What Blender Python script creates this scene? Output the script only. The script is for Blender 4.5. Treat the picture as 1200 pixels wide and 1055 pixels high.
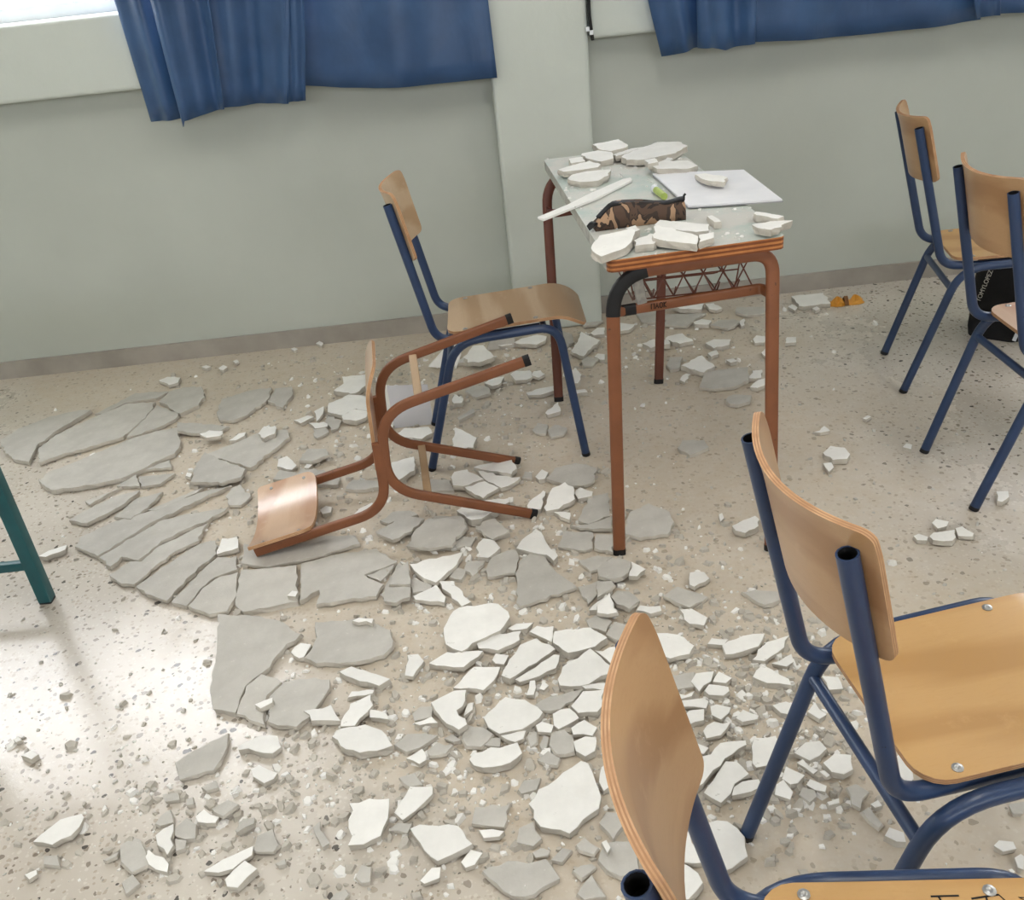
import bpy, bmesh, math, random
from mathutils import Vector, Matrix, noise

for o in list(bpy.data.objects): bpy.data.objects.remove(o)
scene = bpy.context.scene
C = scene.collection

# ------------------------------------------------------------------ camera
F_PX, PITCH, ROLL, CAM_H = 1075.0, math.radians(29.3), math.radians(6.3), 1.4
_F = Vector((0, math.cos(PITCH), -math.sin(PITCH)))
_R = Vector((1, 0, 0)); _D = Vector((0, -math.sin(PITCH), -math.cos(PITCH)))
_X = _R*math.cos(ROLL) + _D*math.sin(ROLL)
_Y = _D*math.cos(ROLL) - _R*math.sin(ROLL)
CAM = Vector((0, 0, CAM_H))
cd = bpy.data.cameras.new('camera'); cam = bpy.data.objects.new('camera', cd); C.objects.link(cam)
cd.sensor_fit = 'HORIZONTAL'; cd.sensor_width = 36.0; cd.lens = F_PX/1200*36.0
cd.clip_start = 0.02; cd.clip_end = 200
cam.matrix_world = Matrix(((_X.x, -_Y.x, -_F.x, 0), (_X.y, -_Y.y, -_F.y, 0), (_X.z, -_Y.z, -_F.z, CAM_H), (0, 0, 0, 1)))
scene.camera = cam

# ------------------------------------------------------------------ world, daylight, added fill lights
world = bpy.data.worlds.new('overcast_sky'); scene.world = world; world.use_nodes = True
bg = world.node_tree.nodes['Background']
bg.inputs[0].default_value = (0.955, 0.968, 1.0, 1); bg.inputs[1].default_value = 9.0
def portal(name, loc, sx, sy, rot):
    l = bpy.data.lights.new(name, 'AREA'); l.shape = 'RECTANGLE'; l.size = sx; l.size_y = sy
    l.cycles.is_portal = True
    o = bpy.data.objects.new(name, l); C.objects.link(o); o.location = loc; o.rotation_euler = rot
    return o
def added_fill_light(name, loc, sx, sy, power):
    l = bpy.data.lights.new(name, 'AREA'); l.shape = 'RECTANGLE'; l.size = sx; l.size_y = sy; l.energy = power
    l.color = (1.0, 0.965, 0.91)
    o = bpy.data.objects.new(name, l); C.objects.link(o); o.location = loc
    return o
portal('window_light_portal', (-2.0, 3.62, 1.9), 2.7, 1.25, (-math.pi/2, 0, 0))
portal('window_light_portal', (2.2, 3.62, 1.9), 3.5, 1.25, (-math.pi/2, 0, 0))
portal('rear_fill_portal', (0.2, -3.28, 2.15), 5.6, .6, (math.pi/2, 0, 0))  # portal for the unseen rear windows, put in for fill light
for lx in (-1.9, 0.3, 2.4):
    added_fill_light('unseen_fill_lamp', (lx, 0.6, 2.93), 0.3, 1.5, 13)  # unseen area lights under the ceiling, added as fill; no fixtures
scene.view_settings.view_transform = 'Standard'; scene.view_settings.look = 'None'
scene.view_settings.gamma = 1.0; scene.view_settings.use_curve_mapping = False
scene.view_settings.exposure = 0.46

# ------------------------------------------------------------------ helpers
def ray(x, y): return _X*((x-600)/F_PX) + _Y*((y-527.5)/F_PX) + _F
def at(x, y, z=0.0):
    d = ray(x, y); return CAM + d*((z-CAM_H)/d.z)
def aty(x, y, Y):
    d = ray(x, y); return CAM + d*(Y/d.y)
def srgb(r, g, b):
    f = lambda c: (c/12.92 if c <= .04045 else ((c+.055)/1.055)**2.4)
    return (f(r/255), f(g/255), f(b/255), 1)
def tag(o, label=None, cat=None, group=None, kind=None):
    if label: o['label'] = label
    if cat: o['category'] = cat
    if group: o['group'] = group
    if kind: o['kind'] = kind
    return o
def empty(name, loc=(0,0,0), rot=(0,0,0)):
    o = bpy.data.objects.new(name, None); C.objects.link(o); o.location = loc; o.rotation_euler = rot
    o.empty_display_size = .05
    return o
def meshobj(name, verts, faces, mats, parent=None, smooth=False, fm=None):
    me = bpy.data.meshes.new(name); me.from_pydata([tuple(v) for v in verts], [], faces); me.update()
    for m in (mats if isinstance(mats, (list, tuple)) else [mats]): me.materials.append(m)
    if fm: me.polygons.foreach_set('material_index', fm)
    if smooth: me.polygons.foreach_set('use_smooth', [True]*len(me.polygons))
    o = bpy.data.objects.new(name, me); C.objects.link(o)
    if parent: o.parent = parent
    return o
def smooth_by_angle(o, ang=35):
    me = o.data; me.polygons.foreach_set('use_smooth', [True]*len(me.polygons))
    bm = bmesh.new(); bm.from_mesh(me)
    for e in bm.edges:
        if len(e.link_faces) == 2 and e.calc_face_angle(0) > math.radians(ang): e.smooth = False
    bm.to_mesh(me); bm.free(); return o
class MB:
    def __init__(s): s.v = []; s.f = []; s.m = []
    def add(s, verts, faces, mi=0):
        n = len(s.v); s.v += [Vector(v) for v in verts]; s.f += [tuple(i+n for i in f) for f in faces]; s.m += [mi]*len(faces)
    def box(s, a, b, mi=0):
        x0,y0,z0 = a; x1,y1,z1 = b
        s.add([(x0,y0,z0),(x1,y0,z0),(x1,y1,z0),(x0,y1,z0),(x0,y0,z1),(x1,y0,z1),(x1,y1,z1),(x0,y1,z1)],
              [(0,3,2,1),(4,5,6,7),(0,1,5,4),(1,2,6,5),(2,3,7,6),(3,0,4,7)], mi)
    def sweep(s, path, sec, up=None, caps=True, mi=0):
        path = [Vector(p) for p in path]; n = len(path); k = len(sec)
        T = []
        for i in range(n):
            a = path[max(i-1,0)]; b = path[min(i+1,n-1)]; T.append((b-a).normalized())
        if up is None: up = Vector((0,0,1)) if abs(T[0].z) < .9 else Vector((1,0,0))
        N = (up - T[0]*up.dot(T[0])).normalized(); vs = []
        for i in range(n):
            if i: N = (N - T[i]*N.dot(T[i])).normalized()
            B = T[i].cross(N)
            for (u, w) in sec: vs.append(path[i] + N*u + B*w)
        fs = []
        for i in range(n-1):
            for j in range(k):
                j2 = (j+1) % k; fs.append((i*k+j, i*k+j2, (i+1)*k+j2, (i+1)*k+j))
        if caps: fs.append(tuple(range(k-1,-1,-1))); fs.append(tuple((n-1)*k+j for j in range(k)))
        s.add(vs, fs, mi)
    def build(s, name, mats, parent=None, ang=None):
        o = meshobj(name, s.v, s.f, mats, parent, fm=s.m)
        if ang: smooth_by_angle(o, ang)
        return o
def circ(r, n=14): return [(r*math.cos(2*math.pi*i/n), r*math.sin(2*math.pi*i/n)) for i in range(n)]
def rrect(a, b, r, n=3):
    out = []
    for cx, cy, t0 in ((a-r,b-r,0),(-(a-r),b-r,90),(-(a-r),-(b-r),180),(a-r,-(b-r),270)):
        for i in range(n+1):
            t = math.radians(t0+90*i/n); out.append((cx+r*math.cos(t), cy+r*math.sin(t)))
    return out
def fillet(pts, rad, n=7):
    pts = [Vector(p) for p in pts]; rad = rad if isinstance(rad, (list,tuple)) else [rad]*(len(pts)-2)
    out = [pts[0]]
    for i in range(1, len(pts)-1):
        p, a, b = pts[i], pts[i-1], pts[i+1]
        u = (a-p); v = (b-p); r = min(rad[i-1], u.length*.49, v.length*.49); u.normalize(); v.normalize()
        for k in range(n+1):
            t = k/n; out.append((p+u*r)*(1-t)**2 + p*2*t*(1-t) + (p+v*r)*t*t)
    out.append(pts[-1]); return out

# ------------------------------------------------------------------ materials
def newmat(name):
    m = bpy.data.materials.new(name); m.use_nodes = True; nt = m.node_tree
    return m, nt, nt.nodes['Principled BSDF']
def N(nt, t, **kw):
    n = nt.nodes.new(t)
    for k, v in kw.items(): setattr(n, k, v)
    return n
def coords(nt, scale=(1,1,1), kind='Object'):
    tc = N(nt,'ShaderNodeTexCoord'); mp = N(nt,'ShaderNodeMapping'); mp.inputs['Scale'].default_value = scale
    nt.links.new(tc.outputs[kind], mp.inputs[0]); return mp.outputs[0]
def noise_tex(nt, vec, scale, detail=4, rough=.55, dist=0):
    n = N(nt,'ShaderNodeTexNoise'); n.inputs['Scale'].default_value = scale; n.inputs['Detail'].default_value = detail
    n.inputs['Roughness'].default_value = rough; n.inputs['Distortion'].default_value = dist
    nt.links.new(vec, n.inputs['Vector']); return n.outputs['Fac']
def ramp(nt, fac, stops):
    r = N(nt,'ShaderNodeValToRGB'); e = r.color_ramp.elements
    while len(e) < len(stops): e.new(.5)
    for i, (p, c) in enumerate(stops): e[i].position = p; e[i].color = c
    nt.links.new(fac, r.inputs[0]); return r.outputs[0]
def mix(nt, fac, a, b, mode='MIX'):
    m = N(nt,'ShaderNodeMix'); m.data_type = 'RGBA'; m.blend_type = mode
    for sock, val in ((0,fac),(6,a),(7,b)):
        if isinstance(val, (int,float)): m.inputs[sock].default_value = val
        elif isinstance(val, tuple): m.inputs[sock].default_value = val
        else: nt.links.new(val, m.inputs[sock])
    return m.outputs[2]
def bump(nt, b, h, strength=.3, dist=.002):
    n = N(nt,'ShaderNodeBump'); n.inputs['Strength'].default_value = strength; n.inputs['Distance'].default_value = dist
    nt.links.new(h, n.inputs['Height']); nt.links.new(n.outputs[0], b.inputs['Normal'])
def mathn(nt, op, a, b=0.0, clamp=False):
    m = N(nt,'ShaderNodeMath', operation=op); m.use_clamp = clamp
    for i, v in enumerate((a,b)):
        if isinstance(v,(int,float)): m.inputs[i].default_value = v
        else: nt.links.new(v, m.inputs[i])
    return m.outputs[0]
def mottled(name, c1, c2, scale=8, rough=.7, bs=0.0, bscale=60, spec=.4, detail=5, metal=0):
    m, nt, b = newmat(name); v = coords(nt)
    col = ramp(nt, noise_tex(nt, v, scale, detail), [(.3,c1),(.7,c2)])
    nt.links.new(col, b.inputs['Base Color']); b.inputs['Roughness'].default_value = rough
    b.inputs['Specular IOR Level'].default_value = spec; b.inputs['Metallic'].default_value = metal
    if bs: bump(nt, b, noise_tex(nt, v, bscale, 4), bs)
    return m
def white(x): return (x,x,x,1)

def mat_floor():
    m, nt, b = newmat('terrazzo_floor'); v = coords(nt)
    base = ramp(nt, noise_tex(nt, v, 2.2, 5), [(.3,srgb(191,183,172)),(.7,srgb(209,202,193))])
    # aggregate: many pale / beige chips and sparse dark ones
    def chips(scale, lo, hi, seed, rnd):
        mp = N(nt,'ShaderNodeMapping'); mp.inputs['Location'].default_value = (seed, seed*2, 0)
        nt.links.new(v, mp.inputs[0])
        nz = N(nt,'ShaderNodeTexNoise'); nz.inputs['Scale'].default_value = scale*.9
        nt.links.new(mp.outputs[0], nz.inputs['Vector'])
        vm = N(nt,'ShaderNodeVectorMath', operation='SCALE'); vm.inputs['Scale'].default_value = .9/scale
        nt.links.new(nz.outputs['Color'], vm.inputs[0])
        va = N(nt,'ShaderNodeVectorMath', operation='ADD'); nt.links.new(mp.outputs[0], va.inputs[0]); nt.links.new(vm.outputs[0], va.inputs[1])
        vo = N(nt,'ShaderNodeTexVoronoi'); vo.inputs['Scale'].default_value = scale; vo.inputs['Randomness'].default_value = 1
        nt.links.new(va.outputs[0], vo.inputs['Vector'])
        sep = N(nt,'ShaderNodeSeparateColor'); nt.links.new(vo.outputs['Color'], sep.inputs[0])
        # chip size varies per cell; only some cells carry a chip
        lim = mathn(nt,'MULTIPLY', sep.outputs[1], hi)
        on = mathn(nt,'GREATER_THAN', sep.outputs[0], rnd)
        inside = mathn(nt,'LESS_THAN', vo.outputs['Distance'], lim)
        return mathn(nt,'MULTIPLY', inside, on)
    col = mix(nt, mathn(nt,'MULTIPLY', chips(110,0,.5,3.1,.45), .35), base, srgb(226,222,214))
    col = mix(nt, mathn(nt,'MULTIPLY', chips(90,0,.5,8.7,.5), .55), col, srgb(165,150,132))
    col = mix(nt, mathn(nt,'MULTIPLY', chips(62,0,.42,5.5,.58), .8), col, srgb(128,118,106))
    col = mix(nt, mathn(nt,'MULTIPLY', chips(44,0,.34,1.7,.74), .92), col, srgb(74,70,66))
    # plaster dust lying on the floor: patchy, thickest around the fallen sheets
    pos = N(nt,'ShaderNodeSeparateXYZ'); nt.links.new(v, pos.inputs[0])
    # clean polished floor lies beyond the rubble's left edge (line from the window side to the front)
    ln = mathn(nt,'ADD', mathn(nt,'MULTIPLY', mathn(nt,'SUBTRACT', pos.outputs[0], -.80), .80), mathn(nt,'MULTIPLY', mathn(nt,'SUBTRACT', pos.outputs[1], 1.62), .60))
    lf = mathn(nt,'MINIMUM', mathn(nt,'MULTIPLY', ln, 2.6), 1.0)
    rt = mathn(nt,'MULTIPLY', mathn(nt,'MAXIMUM', mathn(nt,'SUBTRACT', pos.outputs[0], .55), 0), 1.1)
    nz = noise_tex(nt, v, 3.0, 6, .65)
    dust = mathn(nt,'ADD', mathn(nt,'SUBTRACT', lf, rt), mathn(nt,'MULTIPLY', mathn(nt,'SUBTRACT', nz, .5), 1.8))
    dustr = ramp(nt, dust, [(.08,white(0)),(.75,white(.62))])
    fine = ramp(nt, noise_tex(nt, v, 26, 5, .7), [(.3,srgb(194,177,152)),(.7,srgb(203,194,180))])
    col = mix(nt, dustr, col, fine)
    nt.links.new(col, b.inputs['Base Color'])
    rg = N(nt,'ShaderNodeMapRange'); rg.inputs['From Min'].default_value=0; rg.inputs['From Max'].default_value=.6
    rg.inputs['To Min'].default_value=.16; rg.inputs['To Max'].default_value=.75
    nt.links.new(dustr, rg.inputs[0])
    rr = mathn(nt,'ADD', rg.outputs[0], mathn(nt,'MULTIPLY', mathn(nt,'SUBTRACT', noise_tex(nt,v,40,4),.5), .18))
    nt.links.new(rr, b.inputs['Roughness'])
    b.inputs['Specular IOR Level'].default_value = .5
    bump(nt, b, noise_tex(nt, v, 120, 5, .7), .18, .002)
    return m
def mat_wall(name, a, c, rough=.55, bs=.15):
    m, nt, b = newmat(name); v = coords(nt)
    col = ramp(nt, noise_tex(nt, v, 1.6, 6, .6), [(.3,a),(.7,c)])
    scuff = ramp(nt, noise_tex(nt, v, 9, 8, .75), [(.66,white(0)),(.74,white(.35))])
    col = mix(nt, scuff, col, srgb(176,176,166))
    nt.links.new(col, b.inputs['Base Color']); b.inputs['Roughness'].default_value = rough
    bump(nt, b, noise_tex(nt, v, 45, 5, .6), bs, .003); return m
def mat_ply(name, light, dark, axis=1, rough=.32, coat=.25):
    m, nt, b = newmat(name)
    sc = [1.2,1.2,1.2]; 
    for i in range(3):
        if i != axis: sc[i] = 9
    v = coords(nt, tuple(sc))
    w = N(nt,'ShaderNodeTexWave'); w.wave_type='BANDS'; w.bands_direction = 'DIAGONAL'; w.inputs['Scale'].default_value=.55; w.inputs['Distortion'].default_value=5
    w.inputs['Detail'].default_value=4; w.inputs['Detail Scale'].default_value=1.6; nt.links.new(v, w.inputs['Vector'])
    col = ramp(nt, w.outputs['Fac'], [(.15,dark),(.8,light)])
    fl = noise_tex(nt, coords(nt, tuple(x*9 for x in sc)), 4, 4, .7)
    col = mix(nt, ramp(nt, fl, [(.52,white(0)),(.75,white(.3))]), col, dark)
    worn = ramp(nt, noise_tex(nt, coords(nt,(1,1,1)), 11, 6, .7), [(.60,white(0)),(.72,white(.45))])
    col = mix(nt, worn, col, (light[0]*1.15, light[1]*1.2, light[2]*1.35, 1))
    nt.links.new(col, b.inputs['Base Color'])
    b.inputs['Roughness'].default_value = rough; b.inputs['Coat Weight'].default_value=coat; b.inputs['Coat Roughness'].default_value=.2
    bump(nt, b, fl, .06, .001); return m
def mat_paint(name, c, chip, rough=.35, amt=.69):
    m, nt, b = newmat(name); v = coords(nt)
    base = ramp(nt, noise_tex(nt, v, 14, 5), [(.3,c),(.7,(c[0]*1.25,c[1]*1.25,c[2]*1.25,1))])
    ch = ramp(nt, noise_tex(nt, v, 55, 6, .7), [(amt,white(0)),(amt+.02,white(1))])
    nt.links.new(mix(nt, ch, base, chip), b.inputs['Base Color'])
    b.inputs['Roughness'].default_value = rough; b.inputs['Specular IOR Level'].default_value=.5
    bump(nt, b, noise_tex(nt, v, 30, 3), .05, .001); return m
def mat_plaster(name, a, c, rough=.9, spots=None, bs=.35):
    m, nt, b = newmat(name); v = coords(nt)
    oi = N(nt,'ShaderNodeObjectInfo')
    col = ramp(nt, noise_tex(nt, v, 18, 6, .65), [(.3,a),(.7,c)])
    hs = N(nt,'ShaderNodeHueSaturation')
    rn = N(nt,'ShaderNodeMapRange'); rn.inputs['To Min'].default_value=.93; rn.inputs['To Max'].default_value=1.05
    nt.links.new(oi.outputs['Random'], rn.inputs[0]); nt.links.new(rn.outputs[0], hs.inputs['Value'])
    nt.links.new(col, hs.inputs['Color']); col = hs.outputs[0]
    if spots:
        sp = ramp(nt, noise_tex(nt, v, 60, 3, .5), [(.70,white(0)),(.74,white(.55))])
        col = mix(nt, sp, col, spots)
    nt.links.new(col, b.inputs['Base Color']); b.inputs['Roughness'].default_value = rough
    b.inputs['Specular IOR Level'].default_value=.25
    bump(nt, b, noise_tex(nt, v, 140, 5, .7), bs, .002); return m

M = {}
M['floor'] = mat_floor()
M['wall'] = mat_wall('pale_green_wall_paint', srgb(184,189,182), srgb(192,197,190))
M['pillar'] = mat_wall('pale_green_pillar_paint', srgb(198,204,198), srgb(208,214,208), bs=.3)
M['ceiling'] = mottled('ceiling_paint', srgb(228,228,222), srgb(236,236,230), 3, .9)
M['base'] = mottled('grey_marble_skirting', srgb(150,144,137), srgb(172,166,158), 6, .5, .05)
M['white'] = mat_plaster('white_painted_plaster', srgb(232,231,228), srgb(243,242,239), spots=srgb(186,184,178), bs=.15)
M['grey'] = mat_plaster('grey_bare_plaster', srgb(184,181,175), srgb(200,197,191), spots=srgb(214,211,205))
M['core'] = mat_plaster('broken_plaster_core', srgb(186,180,170), srgb(204,199,190), bs=.8)
M['blue'] = mat_paint('blue_tube_paint', srgb(38,57,90), srgb(26,32,44), .33)
M['brown'] = mat_paint('brown_tube_paint', srgb(122,74,46), srgb(84,54,40), .42, .66)
M['darkbrown'] = mat_paint('dark_brown_tube_paint', srgb(96,52,38), srgb(150,120,100), .45, .7)
M['black'] = mottled('black_plastic', srgb(16,16,18), srgb(26,26,29), 20, .5)
M['hole'] = mottled('dark_tube_inside', srgb(10,10,12), srgb(16,16,20), 20, .8)
M['ply'] = mat_ply('beech_plywood', srgb(186,149,110), srgb(164,124,86), 1)
M['ply_seat'] = mat_ply('golden_plywood_seat', srgb(190,150,96), srgb(174,132,78), 0, .36)
M['ply_pale'] = mat_ply('dusty_plywood', srgb(190,164,134), srgb(172,142,108), 1, .45)
M['ply_pink'] = mat_ply('pinkish_plywood', srgb(208,174,146), srgb(188,146,116), 1, .3, .9)
def mat_ply_edge():
    m, nt, b = newmat('plywood_edge_layers'); v = coords(nt)
    col = ramp(nt, noise_tex(nt, v, 40, 4), [(.35,srgb(180,136,96)),(.65,srgb(204,164,124))])
    nt.links.new(col, b.inputs['Base Color']); b.inputs['Roughness'].default_value=.5; return m
M['edge'] = mat_ply_edge()
M['edge_dark'] = mottled('plywood_edge_dark_layer', srgb(160,118,86), srgb(178,136,100), 30, .5)
M['steel'] = mottled('bare_steel', srgb(150,150,150), srgb(180,180,178), 60, .35, metal=.8)
M['teal'] = mat_paint('teal_tube_paint', srgb(20,82,88), srgb(14,50,56), .4, .8)

# ------------------------------------------------------------------ room
def struct(name, mb, m, parent=None):
    o = mb.build(name, m, parent)
    if not parent: o['kind'] = 'structure'
    return o
XL, XR, YB, YF, ZC = -3.3, 4.0, 3.57, -3.3, 3.0
YS = 3.44    # front of sill beam and pillar
PX0, PX1 = aty(577,100,YS).x, aty(690,60,YS).x
SZ0, SZ1 = 1.052, 1.292
mb = MB(); mb.box((XL-.2,YF-.2,-.1),(XR+.2,YB+.3,0)); struct('floor', mb, M['floor'])
mb = MB(); mb.box((XL-.2,YF-.2,ZC),(XR+.2,YB+.3,ZC+.1)); struct('ceiling', mb, M['ceiling'])
mb = MB(); mb.box((XL-.2,YB,0),(XR+.2,YB+.2,SZ0)); struct('wall_back', mb, M['wall'])
mb = MB(); mb.box((XL-.2,YS,2.55),(XR+.2,YB+.2,ZC)); struct('wall_back_upper', mb, M['wall'])
mb = MB(); mb.box((XL-.2,YF-.2,0),(XL,YB+.2,ZC)); struct('wall_left', mb, M['wall'])
mb = MB(); mb.box((XR,YF-.2,0),(XR+.2,YB+.2,ZC)); struct('wall_right', mb, M['wall'])
mb = MB(); mb.box((XL-.2,YF-.2,0),(XR+.2,YF,1.85)); mb.box((XL-.2,YF-.2,2.5),(XR+.2,YF,ZC))
mb.box((XL-.2,YF-.2,1.85),(-2.6,YF,2.5)); mb.box((3.0,YF-.2,1.85),(XR+.2,YF,2.5)); struct('wall_front', mb, M['wall'])
def slab_bevel(name, a, b, m, w=.012):
    mb = MB(); mb.box(a, b); o = struct(name, mb, m)
    md = o.modifiers.new('edge','BEVEL'); md.width = w; md.segments = 3; return o
slab_bevel('trim_1', (XL-.1,YS,SZ0),(PX0,YB+.2,SZ1), M['pillar'])
slab_bevel('trim_2', (PX1+.012,YS+.012,SZ0),(XR+.1,YB+.2,SZ1), M['pillar'])
slab_bevel('wall_pillar', (PX0,YS,0),(PX1,YB+.2,ZC), M['pillar'], .015)
mb = MB(); mb.box((XL,YB-.014,0),(PX0,YB,.072)); struct('baseboard_left', mb, M['base'])
mb = MB(); mb.box((PX1,YB-.014,0),(XR,YB,.072)); struct('baseboard_right', mb, M['base'])
# windows in the back wall
M['frame'] = mottled('white_window_frame', srgb(222,226,232), srgb(232,235,240), 10, .4)
def mat_glass():
    m = bpy.data.materials.new('window_glass'); m.use_nodes = True; nt = m.node_tree; nt.nodes.clear()
    o = N(nt,'ShaderNodeOutputMaterial'); t = N(nt,'ShaderNodeBsdfTransparent'); g = N(nt,'ShaderNodeBsdfGlossy'); mx = N(nt,'ShaderNodeMixShader')
    g.inputs['Roughness'].default_value=.02; mx.inputs[0].default_value=.06; t.inputs[0].default_value=(.96,.96,.96,1)
    nt.links.new(t.outputs[0],mx.inputs[1]); nt.links.new(g.outputs[0],mx.inputs[2]); nt.links.new(mx.outputs[0],o.inputs[0]); return m
M['glass'] = mat_glass()
def window(name, x0, x1, z0, z1, y, n):
    r = empty(name, (0,0,0)); r['kind'] = 'structure'
    mb = MB(); w = .045
    mb.box((x0,y,z0),(x1,y+.05,z0+w)); mb.box((x0,y,z1-w),(x1,y+.05,z1))
    for i in range(n+1):
        xx = x0+(x1-x0-w)*i/n; mb.box((xx,y,z0+w),(xx+w,y+.05,z1-w))
    mb.build('window_frame', M['frame'], r)
    for i in range(n):
        a = x0+(x1-x0-w)*i/n+w; b = x0+(x1-x0-w)*(i+1)/n
        mb = MB(); mb.box((a,y+.022,z0+w),(b,y+.028,z1-w)); mb.build('pane', M['glass'], r)
window('window_1', XL, PX0, SZ1, 2.55, 3.66, 3)
window('window_2', PX1, XR, SZ1, 2.55, 3.66, 4)
window('window_rear_fill', -2.6, 3.0, 1.85, 2.5, YF-.12, 5)  # unseen rear windows, added and sized to let in fill light
mb = MB(); mb.box((-30,3.9,-.4),(30,60,-.25)); g = mb.build('ground_outside', mottled('pale_paving', srgb(205,198,186), srgb(222,216,205), 1.0, .9)); g['kind']='structure'
mb = MB(); mb.box((-30,-60,-.4),(30,-3.8,-.25)); g = mb.build('ground_outside_front', bpy.data.materials['pale_paving']); g['kind']='structure'

# ------------------------------------------------------------------ curtains
def mat_curtain():
    m, nt, b = newmat('blue_satin_curtain'); v = coords(nt)
    col = ramp(nt, noise_tex(nt, v, 5, 5), [(.3,srgb(44,72,112)),(.7,srgb(60,92,136))])
    nt.links.new(col, b.inputs['Base Color']); b.inputs['Roughness'].default_value=.36
    b.inputs['Sheen Weight'].default_value=.25; b.inputs['Sheen Tint'].default_value=srgb(150,175,205)
    b.inputs['Specular IOR Level'].default_value=.45
    w = noise_tex(nt, coords(nt,(1,1,.5)), 7, 3, .5, .6); bump(nt, b, w, .35, .02); return m
M['curtain'] = mat_curtain()
def curtain_panel(parent, Y, tl, tr, hem, folds=3, amp=.012, seed=0, nu=40, nv=26, ztop=2.62):
    """tl, tr: where the panel's sides cross the picture's top; hem: picture points along the bottom edge."""
    rnd = random.Random(seed); ph = [rnd.uniform(0,6.28) for _ in range(3)]
    H = [aty(x,y,Y) for x,y in hem]; A = aty(*tl,Y); B = aty(*tr,Y)
    L = [0]
    for i in range(1,len(H)): L.append(L[-1]+abs(H[i].x-H[i-1].x))
    def hp(u):
        d = u*L[-1]
        for i in range(1,len(H)):
            if d <= L[i]+1e-9:
                t = (d-L[i-1])/max(L[i]-L[i-1],1e-6); return H[i-1].lerp(H[i],t)
        return H[-1]
    vs, fs = [], []
    for j in range(nv+1):
        t = j/nv
        for i in range(nu+1):
            u = i/nu; h = hp(u); a = A.lerp(B,u)
            k = (ztop-h.z)/max(a.z-h.z,.05); top = h + (a-h)*k
            # flare only below the sill level; straighten above
            p = h.lerp(top, t)
            if p.z > a.z: p.x = a.x + (p.x-a.x)*.25
            f = 1.7*amp*(math.sin(u*folds*6.283+ph[0]+t*.5)+.4*math.sin(u*folds*2.3*6.283+ph[1]+t*1.2))*(1-.35*t)
            p = Vector((p.x, Y+f+.012*math.sin(ph[2]+u*4+t*5)*(1-t), p.z)); vs.append(p)
    for j in range(nv):
        for i in range(nu):
            a = j*(nu+1)+i; fs.append((a,a+1,a+nu+2,a+nu+1))
    o = meshobj('curtain_panel', vs, fs, M['curtain'], parent, smooth=True)
    md = o.modifiers.new('cloth','SOLIDIFY'); md.thickness=.003; md.offset=0
    return o
c1 = tag(empty('curtain', (-.5,3.36,2.62)), 'blue satin curtain hanging beside the bare bright window at top left', 'curtain', 'blue window curtains')
c2 = tag(empty('curtain', (1.4,3.36,2.62)), 'blue satin curtain right of the pillar above the two far chairs', 'curtain', 'blue window curtains')
def panels(root, lst):
    for i,(Y,tl,tr,hem,fo,am) in enumerate(lst):
        o = curtain_panel(root, Y, tl, tr, hem, fo, am, i*7+3)
        o.matrix_parent_inverse = Matrix.Translation(-Vector(root.location))
panels(c1, [
 (3.385,(133,0),(196,0),[(175,144),(198,140),(228,136)],1,.010),
 (3.345,(178,0),(246,0),[(216,148),(219,140),(240,134),(263,128)],1,.012),
 (3.375,(240,0),(342,0),[(258,126),(285,124),(310,122),(340,120)],1.3,.010),
 (3.35,(334,0),(357,0),[(336,120),(346,119),(358,118)],.7,.008),
 (3.39,(350,0),(572,0),[(352,101),(400,103),(440,103),(510,98),(583,92)],1.4,.010)])
panels(c2, [
 (3.385,(760,0),(822,0),[(777,67),(790,64),(812,56),(824,55)],1,.010),
 (3.35,(815,0),(886,0),[(817,56),(832,55),(850,59),(884,51)],1.1,.012),
 (3.385,(880,0),(1150,0),[(882,49),(940,47),(1000,43),(1080,33),(1150,23)],1.6,.010),
 (3.35,(1140,0),(1172,0),[(1143,22),(1158,19),(1172,18)],.7,.008),
 (3.385,(1168,0),(1420,0),[(1168,17),(1260,12),(1420,-8)],2,.012)])

# cable on the pillar edge
mb = MB(); pth = [Vector((PX1+.002,YS-.006,2.5)), aty(689,-20,YS-.006), aty(690.5,18,YS-.006), aty(693,36,YS-.006), aty(694.5,47,YS-.004)]
mb.sweep(pth, circ(.006,8)); cb = mb.build('wall_cable', M['black'], ang=40)
tag(cb, 'thin black cable running down the right edge of the pillar', 'cable')
for px in ((688.5,34),(693,38)):
    p = aty(px[0],px[1],YS-.01); mb = MB(); mb.box((p.x-.006,p.y-.006,p.z-.007),(p.x+.006,p.y+.008,p.z+.007)); o = mb.build('cable_clip', M['frame'], cb)

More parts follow.
